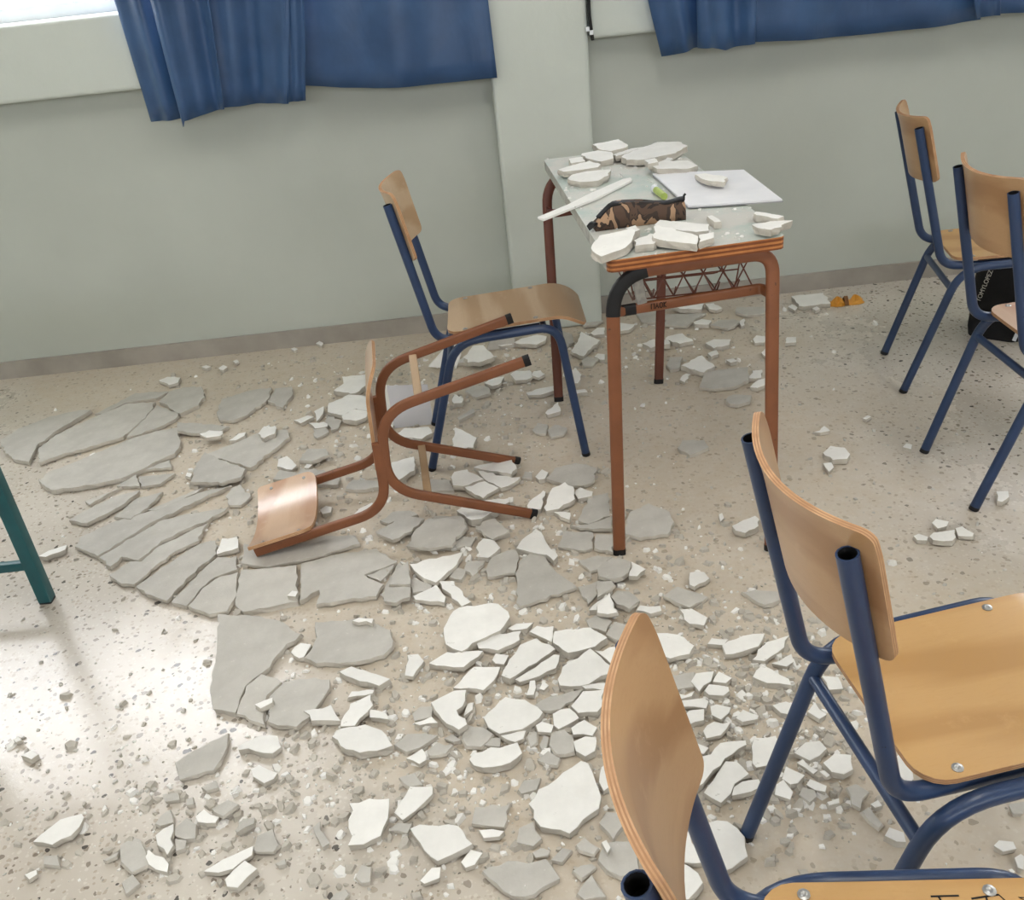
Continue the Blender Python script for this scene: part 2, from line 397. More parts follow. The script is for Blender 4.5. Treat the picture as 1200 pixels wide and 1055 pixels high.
# ------------------------------------------------------------------ plywood shells
def ply_panel(name, hw, s0, s1, rc0, rc1, fn, thick, mats, parent, nu=18, nv=16):
    """rounded plywood sheet: lateral y in +-hw, s from s0 to s1, fn(s,y)->(point, normal). mats: face, edge light, edge dark"""
    def half(s):
        d0, d1 = s-s0, s1-s; h = hw
        if d0 < rc0: h = hw-rc0+math.sqrt(max(rc0*rc0-(rc0-d0)**2,0))
        if d1 < rc1: h = min(h, hw-rc1+math.sqrt(max(rc1*rc1-(rc1-d1)**2,0)))
        return h
    S = []
    for r, a, sgn in ((rc0,s0,1),(rc1,s1,-1)):
        S += [a+sgn*r*(1-math.cos(math.radians(t))) for t in (0,18,36,54,72,90)]
    n = nv
    S += [s0+rc0+(s1-rc1-s0-rc0)*i/n for i in range(1,n)]
    S = sorted(set(round(x,5) for x in S))
    fr = [-.5,-.3,-.1,.1,.3,.5]  # layers across the thickness
    rows = len(S); cols = nu+1
    front, back = [], []
    grid = []
    for s in S:
        h = half(s)
        grid.append([(s, -h+2*h*i/nu) for i in range(cols)])
    verts, faces, fm = [], [], []
    def P(s,y,o):
        p, nn = fn(s,y); return p+nn*o
    for o in (thick/2, -thick/2):
        for r in grid:
            for (s,y) in r: verts.append(P(s,y,o))
    nn = rows*cols
    for j in range(rows-1):
        for i in range(cols-1):
            a = j*cols+i
            faces.append((a,a+1,a+cols+1,a+cols)); fm.append(0)
            faces.append((nn+a,nn+a+cols,nn+a+cols+1,nn+a+1)); fm.append(0)
    # rim, layered
    rim = [grid[0][i] for i in range(cols)] + [grid[j][cols-1] for j in range(1,rows)] + [grid[rows-1][i] for i in range(cols-2,-1,-1)] + [grid[j][0] for j in range(rows-2,0,-1)]
    base = len(verts); k = len(rim)
    for q, f in enumerate(fr):
        for (s,y) in rim: verts.append(P(s,y,f*thick))
    for q in range(len(fr)-1):
        for i in range(k):
            i2 = (i+1)%k; faces.append((base+q*k+i, base+q*k+i2, base+(q+1)*k+i2, base+(q+1)*k+i)); fm.append(2 if q%2 else 1)
    o = meshobj(name, verts, faces, mats, parent, fm=fm)
    bm = bmesh.new(); bm.from_mesh(o.data); bmesh.ops.recalc_face_normals(bm, faces=bm.faces); bm.to_mesh(o.data); bm.free()
    smooth_by_angle(o, 40); return o
def rivet(parent, p, nrm, r=.006, name='rivet'):
    nrm = Vector(nrm).normalized(); q = nrm.to_track_quat('Z','Y').to_matrix()
    mb = MB(); vs = []; n = 10
    for rr, h in ((r,0),(r,.0012),(r*.55,.002),(r*.3,.0008)):
        vs += [Vector(p)+q@Vector((rr*math.cos(6.283*i/n), rr*math.sin(6.283*i/n), h)) for i in range(n)]
    fs = []
    for a in range(3):
        for i in range(n): fs.append((a*n+i, a*n+(i+1)%n, (a+1)*n+(i+1)%n, (a+1)*n+i))
    fs.append(tuple(3*n+i for i in range(n))); mb.add(vs, fs); return mb.build(name, M['steel'], parent, 40)
def open_tube_end(mb, p, d, r):
    """dark hollow mouth at a tube's open end (p: end centre, d: outward direction)"""
    d = Vector(d).normalized(); p = Vector(p)
    mb.sweep([p+d*.0005, p-d*.02], circ(r*.83,14), caps=False)
    n = 14; q = d.to_track_quat('Z','Y').to_matrix(); vs = [p-d*.02+q@Vector((r*.83*math.cos(6.283*i/n), r*.83*math.sin(6.283*i/n),0)) for i in range(n)]
    mb.add(vs, [tuple(range(n))])
def tube_wall(mb, path, r, up=None, n=14):
    """tube with an open first end: outer skin + rim ring"""
    mb.sweep(path, circ(r,n), up=up, caps=False)
    p0, p1 = Vector(path[0]), Vector(path[1]); d = (p0-p1).normalized()
    q = d.to_track_quat('Z','Y').to_matrix()
    vs = [p0+q@Vector((rr*math.cos(6.283*i/n), rr*math.sin(6.283*i/n),0)) for rr in (r*1.0, r*.8) for i in range(n)]
    mb.add(vs, [(i,(i+1)%n,n+(i+1)%n,n+i) for i in range(n)])

SH = dict(xr=-.236,xf=.235,hwr=.150,hwf=.157,hwt=.157,xrt=-.118,zrt=.409,xft=.179,zft=.428,xb=-.167,zb=.412,xt=-.263,zt=.809,hwb=.130,zcb=.345)
def blue_chair(pose, label, dxt=0, dzt=0, seat='ply_seat', back='ply', writing=False, drop=.162, sag=.044, scale=1):
    s = dict(SH); s['xt'] += dxt; s['zt'] += dzt; R = .0125
    root = tag(empty('school_chair', (pose[0],pose[1],0), (0,0,pose[2])), label, 'chair', 'blue-framed school chairs'); root.scale = (scale,)*3
    for g in (1,-1):
        mb = MB()
        pth = fillet([(s['xr'],g*s['hwr'],.004),(s['xrt'],g*s['hwt'],s['zrt']),(s['xft'],g*s['hwt'],s['zft']),(s['xf'],g*s['hwf'],.004)], [.075,.06])
        mb.sweep(pth, circ(R), up=Vector((0,1,0))); sf = mb.build('side_frame', M['blue'], root, 50)
        for a,b in ((pth[0],pth[1]),(pth[-1],pth[-2])):
            d = (b-a).normalized(); mb = MB(); mb.sweep([a-d*.004, a+d*.007], circ(R*1.03)); mb.build('foot_cap', M['black'], sf, 50)
        mb = MB()
        top = Vector((s['xt'],g*s['hwb'],s['zt'])); bb = Vector((s['xb'],g*s['hwb'],s['zb']))
        pth = fillet([top, bb, Vector((s['xb']+.09, g*(s['hwb']-.006), s['zb']-.006)), Vector((.13,g*(s['hwb']-.008),s['zft']-.012))], [.085,.03], 9)
        tube_wall(mb, pth, R, up=Vector((0,1,0))); bp = mb.build('back_post', M['blue'], root, 50)
        mb = MB(); open_tube_end(mb, top, (top-bb), R); mb.build('tube_mouth', M['hole'], bp, 50)
    # stretcher between the rear legs, crosspiece under the seat
    t = s['zcb']/s['zrt']; xc = s['xr']+(s['xrt']-s['xr'])*t
    mb = MB(); mb.sweep([(xc,-s['hwr'],s['zcb']),(xc,s['hwr'],s['zcb'])], circ(.010,12)); mb.build('stretcher', M['blue'], root, 50)
    mb = MB(); mb.sweep([(.14,-s['hwt'],.418),(.14,s['hwt'],.418)], circ(.009,12)); mb.build('seat_crosspiece', M['blue'], root, 50)
    # backrest
    bbv = Vector((s['xb'],0,s['zb'])); tv = Vector((s['xt'],0,s['zt'])); ax = (tv-bbv).normalized(); fw = Vector((ax.z,0,-ax.x))
    L = (tv-bbv).length; hw = .147; y0 = s['hwb']; thick = .0085
    def fb(sv, y):
        k = sag/hw**2; off = R+thick/2+.0006+k*(y*y-y0*y0)
        # top edge flares back a little
        e = max(0,(sv-(L-.02))/.06); off -= .006*e*e
        p = bbv+ax*sv+fw*off+Vector((0,y,0)); nrm = (fw - Vector((0,2*k*y,0))).normalized(); return p, nrm
    b = ply_panel('backrest', hw, L-drop, L+.028, .016, .013, fb, thick, [M[back],M['edge'],M['edge_dark']], root)
    # seat
    thick = .009
    zr, zf = s['zrt']+.0215, s['zft']+.0185
    def fs(sv, y):
        x = sv; z = zr+(zf-zr)*((x+.12)/.30); sl = (zf-zr)/.30
        if x > .17: e = x-.17; z -= 5.0*e*e; sl -= 10.0*e
        z += .10*y*y*0 - .006*math.exp(-((x+.02)/.12)**2)*(1-(y/.152)**2)
        return Vector((x,y,z)), Vector((-sl,0,1)).normalized()
    st = ply_panel('seat', .141, -.134, .262, .042, .035, fs, thick, [M[seat],M['edge'],M['edge_dark']], root, 16, 20)
    for x in (-.082,.12):
        for y in (-.126,.126):
            p, nrm = fs(x,y); rivet(st, p+nrm*thick/2, nrm, .0075)
    if writing:   # scratched letters on the seat
        strokes = [[(0,0),(.030,0)],[(.008,0),(.016,-.03)],
                   [(.042,-.004),(.072,0),(.078,-.010),(.066,-.018),(.056,-.017)],[(.058,-.001),(.056,-.034)],
                   [(.118,-.006),(.092,-.004),(.110,-.02),(.090,-.034)]]
        mb = MB()
        for stv in strokes:
            pts = []
            for (a,bv) in stv:
                p, nrm = fs(.056+a, .121+bv); pts.append(p+nrm*(thick/2+.0002))
            mb.sweep(pts, rrect(.0004,.0011,.0003,1), up=Vector((0,0,1)))
        mb.build('scratched_lettering', M['hole'], st)
    return root
blue_chair((.581,.915,.107), 'blue-framed plywood chair in front at right, its whole golden seat corner in view')
blue_chair((.3354,.5088,-.136), 'nearest chair at the bottom edge, curved plywood back seen edge-on', dxt=-.009, dzt=.007, writing=True, drop=.205, sag=.036, scale=.977)
blue_chair((1.402,2.063,-.020), 'blue chair at the right edge in front of the black bag', seat='ply_pink')
blue_chair((1.529,2.690,-.200), 'farthest blue chair at right, standing close to the back wall', -.014, .006)
blue_chair((-.011,2.573,-.011), 'blue chair facing the desk, standing behind the overturned brown chair', .019, -.002, seat='ply_pale', back='ply_pale')

# ------------------------------------------------------------------ overturned brown chair
def brown_chair():
    d = dict(xr=-.250,xf=.210,hwr=.149,xrt=-.121,zrt=.391,xft=.104,zft=.387,xb=-.179,zb=.393,xt=-.265,zt=.761,hwt=.141)
    root = tag(empty('overturned_chair'), 'brown-framed plywood chair toppled onto its back among the grey sheets', 'chair')
    B = Matrix(((0,0,-1),(0,1,0),(1,0,0)))
    Rm = Matrix.Rotation(.0955,3,'Z') @ Matrix.Rotation(.0478,3,'Y') @ B
    root.matrix_world = Matrix.Translation((.0461,2.2521,.2606)) @ Rm.to_4x4()
    sec = rrect(.0075,.0135,.005)   # thin across the chair, deep in the side plane
    for g in (1,-1):
        mb = MB(); y = g*d['hwt']
        pth = fillet([(d['xr'],g*d['hwr'],.004),(d['xrt'],y,d['zrt']),(d['xft'],y,d['zft']),(d['xf'],g*d['hwr'],.004)], [.085,.085], 9)
        mb.sweep(pth, sec, up=Vector((0,1,0))); sf = mb.build('side_frame', M['brown'], root, 40)
        for a,b in ((pth[0],pth[1]),(pth[-1],pth[-2])):
            v = (b-a).normalized(); mb = MB(); mb.sweep([a-v*.003, a+v*.014], rrect(.0082,.0142,.005), up=Vector((0,1,0))); mb.build('foot_cap', M['black'], sf, 40)
        mb = MB(); y2 = g*(d['hwt']+.0005)
        pth = fillet([(d['xt'],y2,d['zt']),(d['xb']+.0,y2,d['zb']+.006),(.02,y2,d['zft']+.018)], [.085], 9)
        mb.sweep(pth, sec, up=Vector((0,1,0))); mb.build('back_post', M['brown'], root, 40)
    for a, f in (((d['xft'],d['zft'],d['xf']),.26),((d['xrt'],d['zrt'],d['xr']),.26)):
        x = a[0]+(a[2]-a[0])*f; z = a[1]*(1-f); y = d['hwt']+.004
        mb = MB(); mb.sweep([(x,-y,z),(x,y,z)], rrect(.006,.011,.003), up=Vector((1,0,0))); mb.build('stretcher', M['ply_pale'], root, 40)
    bbv = Vector((d['xb'],0,d['zb'])); tv = Vector((d['xt'],0,d['zt'])); ax = (tv-bbv).normalized(); fw = Vector((ax.z,0,-ax.x)); L = (tv-bbv).length
    def fb(sv,y):
        k = .034/.16**2; off = .0135+.005+k*(y*y-d['hwt']**2); p = bbv+ax*sv+fw*off+Vector((0,y,0)); return p, (fw-Vector((0,2*k*y,0))).normalized()
    bk = ply_panel('backrest', .158, L-.165, L+.012, .03, .012, fb, .009, [M['ply_pink'],M['edge'],M['edge_dark']], root)
    for y in (-.14,.14):
        for sv in (L-.03,L-.13):
            p,n_ = fb(sv,y); rivet(bk, p+n_*.0045, n_, .005)
    def fs(sv,y):
        x = sv; z = d['zft']+.027; sl = 0
        if x > .12: e = x-.12; z -= 3.2*e*e; sl = -6.4*e
        return Vector((x,y,z)), Vector((-sl,0,1)).normalized()
    ply_panel('seat', .128, -.08, .212, .03, .055, fs, .009, [M['ply_pink'],M['edge'],M['edge_dark']], root)
brown_chair()

# ------------------------------------------------------------------ desk
TZ = .77; TT = .028
DC = [Vector((.248,1.899,0)),Vector((.643,1.933,0)),Vector((.606,2.964,0)),Vector((.199,2.958,0))]   # FL FR BR BL
DF = [at(726,649),at(903,644),at(772,449),at(655,470)]
def mat_desktop():
    m, nt, b = newmat('dusty_pale_green_laminate'); v = coords(nt)
    base = ramp(nt, noise_tex(nt, v, 5, 4), [(.3,srgb(176,190,184)),(.7,srgb(188,200,194))])
    dust = ramp(nt, noise_tex(nt, v, 7, 7, .7), [(.38,white(0)),(.55,white(.85))])
    nt.links.new(mix(nt, dust, base, srgb(208,204,198)), b.inputs['Base Color']); b.inputs['Roughness'].default_value=.6
    bump(nt, b, noise_tex(nt, v, 90, 5, .7), .3, .003); return m
M['desktop'] = mat_desktop()
M['edge_orange'] = mottled('orange_plywood_edge', srgb(168,104,56), srgb(196,132,78), 25, .45)
M['edge_orange_dark'] = mottled('orange_plywood_edge_glue', srgb(112,60,30), srgb(132,74,40), 25, .5)
desk = tag(empty('school_desk', (.42,2.4,0)), 'brown-legged school desk with a wire basket, its top covered in rubble', 'desk')
def put(o, r): o.parent = r; o.matrix_parent_inverse = Matrix.Translation(-Vector(r.location)); return o
ring = []
cen = sum(DC, Vector())/4
for i,c in enumerate(DC):    # rounded corners
    a = DC[i-1]; b = DC[(i+1)%4]; r = .018
    u = (a-c).normalized(); v = (b-c).normalized()
    for t in (0,.33,.67,1): ring.append((c+u*r)*(1-t)**2+c*2*t*(1-t)+(c+v*r)*t*t)
k = len(ring); vs, fs, fm = [], [], []
lay = [0,.003,.009,.014,.019,.024,.028]
for l in lay: vs += [Vector((p.x,p.y,TZ-l)) for p in ring]
for q in range(len(lay)-1):
    for i in range(k): fs.append(((q+1)*k+i,(q+1)*k+(i+1)%k,q*k+(i+1)%k,q*k+i)); fm.append(3 if i in (13,14,15) else (2 if q%2 else 1))
fs.append(tuple(range(k))); fm.append(0); fs.append(tuple((len(lay)-1)*k+i for i in range(k-1,-1,-1))); fm.append(1)
put(meshobj('desk_top', vs, fs, [M['desktop'],M['edge_orange'],M['edge_orange_dark'],mottled('worn_grey_edge', srgb(150,150,142), srgb(190,190,182), 30, .8, .4, 90)], fm=fm), desk)
sec = rrect(.009,.0155,.008)
def end_frame(fl, fr, tl, tr, mat, black=False):
    zt = TZ-TT-.014
    a, b = Vector(fl), Vector(fr); a.z = b.z = .004
    ta, tb = Vector((tl.x,tl.y,zt)), Vector((tr.x,tr.y,zt))
    pth = fillet([a,ta,tb,b], [.095,.05], 10)
    mb = MB(); mb.sweep(pth, sec, up=Vector((0,1,0)))
    o = put(mb.build('leg_frame', mat, None, 40), desk)
    for p,q in ((pth[0],pth[1]),(pth[-1],pth[-2])):
        d = (q-p).normalized(); mb = MB(); mb.sweep([p-d*.004,p+d*.012], rrect(.0097,.0162,.008), up=Vector((0,1,0)))
        f = mb.build('foot_cap', M['black'], None, 40); f.parent = o
    # cross rail set back from the frame, its ends bent round to the legs
    zc = .622; fa = a.lerp(ta, (zc)/zt); fb_ = b.lerp(tb, (zc+.01)/zt); back = Vector((0,.05,0)) if black else Vector((0,-.05,0))
    i1 = fa.lerp(fb_,.10)+back; i2 = fa.lerp(fb_,.90)+back
    mb = MB(); mb.sweep(fillet([fa,fa.lerp(fb_,.03)+back,i1.lerp(i2,.1),i2,fb_.lerp(fa,.03)+back,fb_], [.04,.02,.02,.04],6), rrect(.0065,.0125,.005), up=Vector((0,1,0)))
    rl = put(mb.build('cross_rail', mat, None, 40), desk)
    if black:
        # black-painted left bend, sleeved over the tube, and the bare steel brace
        sl = [p for p in pth if p.z > .60 and (p-a).to_2d().length < .11]
        mb = MB(); mb.sweep(sl, rrect(.0097,.0163,.008), up=Vector((0,1,0)), caps=True)
        f = mb.build('painted_bend', M['black'], None, 40); f.parent = o
        mb = MB(); mb.sweep([fa+back*.3, fa.lerp(fb_,.04)+back, i1.lerp(i2,.08)], rrect(.0072,.0132,.005), up=Vector((0,1,0)))
        f = mb.build('painted_rail_end', M['black'], None, 40); f.parent = rl
        mb = MB(); p0 = ta.lerp(tb,.16)+Vector((0,.03,-.01)); p1 = i1.lerp(i2,.13)+Vector((0,0,.012))
        mb.sweep([p0,p1], rrect(.006,.012,.003), up=Vector((0,1,0))); put(mb.build('brace', M['steel'], None, 40), desk)
        # felt-pen lettering on the rail
        up = Vector((0,0,1)); dr = (i2-i1).normalized(); org = i1.lerp(i2,.20)+Vector((0,-.0072,-.005)); mb = MB(); hgt=.013
        L_ = [[[(0,0),(0,1),(.7,1),(.7,0)]], [[(1.0,0),(1.35,1),(1.7,0)],[(1.15,.4),(1.55,.4)]], [[(2.0,.2),(2.0,.8),(2.3,1),(2.6,.8),(2.6,.2),(2.3,0),(2.0,.2)]], [[(2.95,0),(2.95,1)],[(3.5,1),(2.95,.5),(3.5,0)]]]
        for ch in L_:
            for st in ch: mb.sweep([org+dr*(x*.010)+up*(y*hgt) for x,y in st], circ(.0011,5))
        f = mb.build('pen_lettering', M['hole']); f.parent = rl
    return o
end_frame(DF[0],DF[1], DC[0]+Vector((.012,.03,0)), DC[1]+Vector((-.018,.03,0)), M['brown'], True)
end_frame(DF[3],DF[2], DC[3]+Vector((.0,-.03,0)), DC[2]+Vector((-.03,-.03,0)), M['darkbrown'])
for x in (.30,.575):   # long rails under the top
    mb = MB(); mb.box((x-.008,1.96,TZ-TT-.026),(x+.008,2.92,TZ-TT)); put(mb.build('long_rail', M['brown']), desk)
mb = MB(); zt, zb_ = TZ-TT-.012, TZ-TT-.105
xs = [.315,.36,.41,.46,.51,.555]
for x in xs:
    mb.sweep([(x,1.975,zb_+.03),(x,2.0,zb_),(x,2.86,zb_),(x,2.88,zt)], circ(.0018,6))
ys = [2.0+.12*i for i in range(8)]
for y in ys: mb.sweep(fillet([(.305,y,zt),(.318,y,zb_),(.552,y,zb_),(.566,y,zt)],.02,4), circ(.0018,6))
for i in range(6): # zig-zag wires of the basket mouth
    x = .318+.046*i
    mb.sweep([(x,2.0,zb_),(x+.046,2.0,zt)], circ(.0018,6)); mb.sweep([(x+.046,2.0,zb_),(x,2.0,zt)], circ(.0018,6))
mb.sweep([(.305,2.0,zt),(.566,2.0,zt)], circ(.002,6)); mb.sweep([(.312,2.0,(zt+zb_)/2),(.56,2.0,(zt+zb_)/2)], circ(.0018,6))
put(mb.build('wire_basket', M['darkbrown'], None, 50), desk)

# ------------------------------------------------------------------ teal desk at the left edge
fp = at(56,704); TR_ = .0165
tl = tag(empty('teal_table', (fp.x-.3,fp.y,0)), 'teal square-tube table leg with a low rail at the left edge', 'table')
for dx in (0,-.62):
    for dy in (0,-.45):
        mb = MB(); mb.sweep([(fp.x+dx,fp.y+dy,.006),(fp.x+dx,fp.y+dy,.70)], rrect(TR_,TR_,.003,2)); lg = put(mb.build('leg', M['teal'], None, 40), tl)
        mb = MB(); mb.sweep([(fp.x+dx,fp.y+dy,0),(fp.x+dx,fp.y+dy,.008)], rrect(TR_*.97,TR_*.97,.003,2)); f = mb.build('foot_cap', M['black']); f.parent = lg
for dy in (0,-.45):
    mb = MB(); mb.sweep([(fp.x-.62,fp.y+dy,.118),(fp.x-TR_,fp.y+dy,.118)], rrect(.012,.010,.003,2)); put(mb.build('low_rail', M['teal'], None, 40), tl)
mb = MB(); mb.box((fp.x-.65,fp.y-.48,.70),(fp.x+.02,fp.y+.02,.725)); put(mb.build('table_top', M['ply']), tl)

# ------------------------------------------------------------------ fallen plaster
# outlines are read off the photograph in enlarged tiles: (x0, y0, scale); each is laid on the floor at its own height
TILES = {'a':(0,400,3.517),'b':(0,380,2.931),'c':(200,600,3.517),'d':(0,755,3.517),'e':(250,755,3.517),'f':(450,600,3.517),'g':(440,500,4.0),
 'h':(340,360,4.795),'i':(500,360,4.795),'j':(700,320,3.517),'k':(900,480,3.517),'l':(700,600,3.517),'m':(750,755,3.517),'n':(900,755,3.517),
 'o':(500,755,3.517),'p':(0,0,1.0),'q':(620,150,6.667),'r':(770,160,6.667),'s':(620,150,3.53),'t':(200,400,3.517)}
GREY = """
a 0,405 100,352 200,312 330,285 375,285 220,378 150,433 120,500 60,488 20,462
a 165,503 158,445 230,388 400,308 520,258 640,250 600,318 508,393 400,428 250,470
a 390,300 470,262 560,215 700,207 640,235 520,254 420,298
a 655,250 700,206 760,190 830,188 845,215 820,262 742,297
a 522,393 648,262 735,300 726,318 660,352 560,388
a 160,577 200,540 330,490 520,408 640,370 735,357 741,430 720,463 640,498 578,533 500,568 400,590 210,615
a 592,530 700,490 706,523
a 572,558 722,545 662,588 582,598
a 480,598 562,548 576,598
a 283,740 370,690 470,640 575,615 520,668 430,720 360,753
a 472,728 560,652 672,620 610,688 540,738
a 610,703 720,652 835,602 812,624 730,668 640,703
a 350,660 440,626 500,600 420,645 370,674
a 310,848 330,810 480,740 620,700 800,632 955,592 848,640 640,740 500,828 402,887
a 408,892 503,835 652,745 760,715 938,688 860,738 760,778 690,813 630,853 570,903 500,888 455,928
a 450,962 535,908 582,908 642,852 702,822 857,748 820,823 720,868 640,928 553,1003 500,1000
b 467,905 540,852 610,802 680,757 740,742 745,788 640,878 575,953 520,935
b 587,955 650,887 745,802 815,797 816,842 740,868 690,908 640,968
b 647,972 697,912 760,872 820,857 815,930 780,985 720,998
a 780,590 880,540 1005,520 985,550 930,578 840,590
a 845,462 930,500 1005,520 880,538 790,570 800,530
c 290,213 302,130 340,150 370,165 500,142 640,97 760,97 780,130 690,158 520,203 400,228
c 290,241 519,220 524,370 430,388 300,413 266,385 282,300
c 537,214 690,174 850,150 900,190 933,206 798,260 878,298 848,348 720,363 600,383 612,322 531,368
c 808,262 922,214 893,263 865,287
c 872,343 902,270 942,207 985,250 990,340 930,373 877,358
c 195,425 270,430 340,430 450,450 535,505 460,570 383,660 368,670 308,720 268,828 175,813 160,740 185,600
c 312,725 375,674 440,690 458,705 398,760 388,878 273,835
c 402,870 407,765 470,702 560,690 655,690 655,725 570,850 520,890 440,885
c 595,455 700,450 760,440 830,455 905,490 915,555 880,590 760,620 600,625 550,600 590,540
d 720,490 800,440 940,370 935,430 880,520 740,560
t 190,300 210,240 330,205 415,192 400,240 320,300 260,325 200,325
t 400,250 430,200 500,190 505,215 465,275
t 30,380 30,345 120,345 240,350 180,385 90,385
t 150,465 240,430 380,370 480,365 490,395 420,450 330,520 240,495
t 80,580 130,480 160,470 240,500 310,525 290,560 210,585
t 225,640 250,605 290,590 330,640 290,675 240,675
t 540,470 600,445 640,465 610,495 550,490
t 420,570 450,530 520,540 520,570
t 530,590 535,535 620,540 700,560 690,590
d 180,875 235,870 245,912 180,910
d 495,830 550,795 590,830 615,910 545,945 500,900
d 640,740 700,680 715,735 660,750
d 720,760 770,720 810,745 805,800 760,805 720,790
d 720,803 770,808 765,840 725,855
d 870,680 930,645 985,660 930,710 895,700
d 830,590 890,560 900,590 850,605
d 670,620 735,612 740,640 680,650
d 765,640 795,630 800,660 770,665
d 500,985 545,948 578,985 520,1030
d 425,890 490,855 480,875 440,895
d 970,770 1000,720 1050,715 1050,745 980,785
e 0,690 60,640 105,660 40,710
e 95,780 110,730 170,715 170,740
e 165,850 180,790 245,760 270,830 250,860 180,860
e 410,760 440,730 480,820 450,840
e 585,960 610,910 650,920 645,980 610,985
e 255,905 295,885 300,905 270,915
e 480,1055 500,1030 545,1010 560,1030 540,1055
e 745,415 800,370 880,370 925,380 850,430 795,445
e 820,290 850,260 905,255 900,300 830,320
e 880,440 925,405 990,415 960,450 890,460
e 950,390 985,370 1020,395 990,405
e 765,550 830,530 865,580 810,590
e 720,770 760,735 820,740 800,780
f 545,270 560,200 600,170 665,185 700,235 795,310 560,390 545,370
f 420,240 450,180 540,155 557,195 540,255 430,270
f 330,240 340,205 415,200 365,265
f 90,140 160,60 210,15 320,20 345,60 275,145 120,145
f 280,120 300,100 380,105 360,140 300,150
f 375,60 480,50 520,90 450,110
f 20,300 40,250 100,207 108,298
f 0,370 10,316 110,312 105,350 50,375
f 113,272 170,290 200,305 180,330 120,335
f 270,270 300,230 340,240 320,280
f 0,90 50,30 120,40 118,60 30,110
f 615,800 680,760 820,730 800,760 730,815 640,820
f 680,960 690,910 740,895 780,930 785,990 710,1000
f 590,930 600,900 630,905 630,950 605,970
f 640,960 660,920 680,930 670,980 650,980
f 410,960 440,930 480,930 480,970
f 320,930 345,880 410,890 450,920 400,970 340,965
f 800,200 880,180 940,185 890,235 850,245
f 880,270 920,225 960,192 1015,210 980,270 930,285
f 800,310 900,277 950,300 880,340 840,380 810,330
f 930,350 960,325 1010,330 1055,370 1000,400 960,385
f 835,450 880,420 940,450 915,495 845,480
f 915,510 950,455 1020,470 1025,520 960,530
f 715,140 740,80 860,85 860,148 830,158 720,145
f 868,150 873,92 950,97 945,170
g 800,240 840,195 940,175 1035,200 1025,260 980,280 890,280
g 685,240 700,210 735,215 735,245
g 155,560 190,480 250,430 400,420 430,470 360,555 250,570
g 470,480 500,450 560,430 625,490 550,530
g 950,440 1000,330 1090,310 1100,420 1000,458
g 910,462 1000,462 1110,428 1110,488 960,480
g 240,280 260,250 350,250 370,300 250,310
g 5,500 60,460 160,420 230,430 170,490 80,530
g 20,440 80,400 160,395 200,415 60,455
h 200,650 210,605 290,640 270,680 230,695
h 130,690 200,680 220,700 150,735
h 940,620 1030,570 1040,590 950,635
h 50,860 90,800 200,800 215,835 120,865
h 30,950 60,905 190,915 230,950 140,985 40,985
h 310,1020 350,970 490,975 510,1010 420,1025
i 745,130 740,180 780,230 825,190 815,150
i 215,475 260,440 350,450 360,485 280,510
i 595,690 620,650 680,660 670,710 610,705
i 680,690 720,660 790,680 770,715 700,730
i 870,300 900,280 970,290 930,330 880,325
i 860,70 930,60 990,75 960,100 880,110
j 280,215 280,170 450,165 400,195 370,220
j 570,165 575,145 690,140 690,165 620,175
j 160,170 240,160 240,205 190,205
j 420,470 440,415 500,400 620,390 625,445 560,470 480,478
j 530,520 560,500 635,505 630,530 580,545 545,540
j 330,720 350,690 440,690 460,720 380,750
j 285,380 300,350 350,345 340,390 300,400
j 465,215 500,195 560,190 600,200 540,232
p 732,618 738,600 760,590 785,600 790,612 783,626 750,630 733,626
l 270,350 330,310 455,350 380,395
l 595,330 650,320 745,330 750,365 690,385
l 0,240 60,190 140,205 130,250 70,280 10,270
l 0,290 60,283 70,300 0,355
l 55,350 100,330 170,370 130,400 80,380
l 295,680 400,660 400,720 310,740
m 655,620 670,590 720,600 730,630 700,655
m 850,590 890,575 945,610 910,680 870,660
m 915,690 945,670 1000,740 985,760
n 990,660 1055,650 1055,700 1010,700
o 375,600 400,560 470,550 455,600 390,620
o 185,740 200,670 345,660 320,755 250,750
o 370,820 380,760 440,730 475,800 440,835
o 230,940 260,920 490,885 550,965 400,1045 350,1040
o 510,890 560,840 600,850 560,900
o 435,860 470,840 510,850 500,870 450,880
o 615,830 650,795 710,840 690,870 630,850
o 600,935 680,905 700,920 640,965
o 620,1030 680,950 740,1040 650,1055
o 705,890 740,820 860,810 875,930 800,960 740,930
o 710,740 740,690 810,700 810,750 770,810 750,780
o 455,480 500,440 550,470 540,500
"""
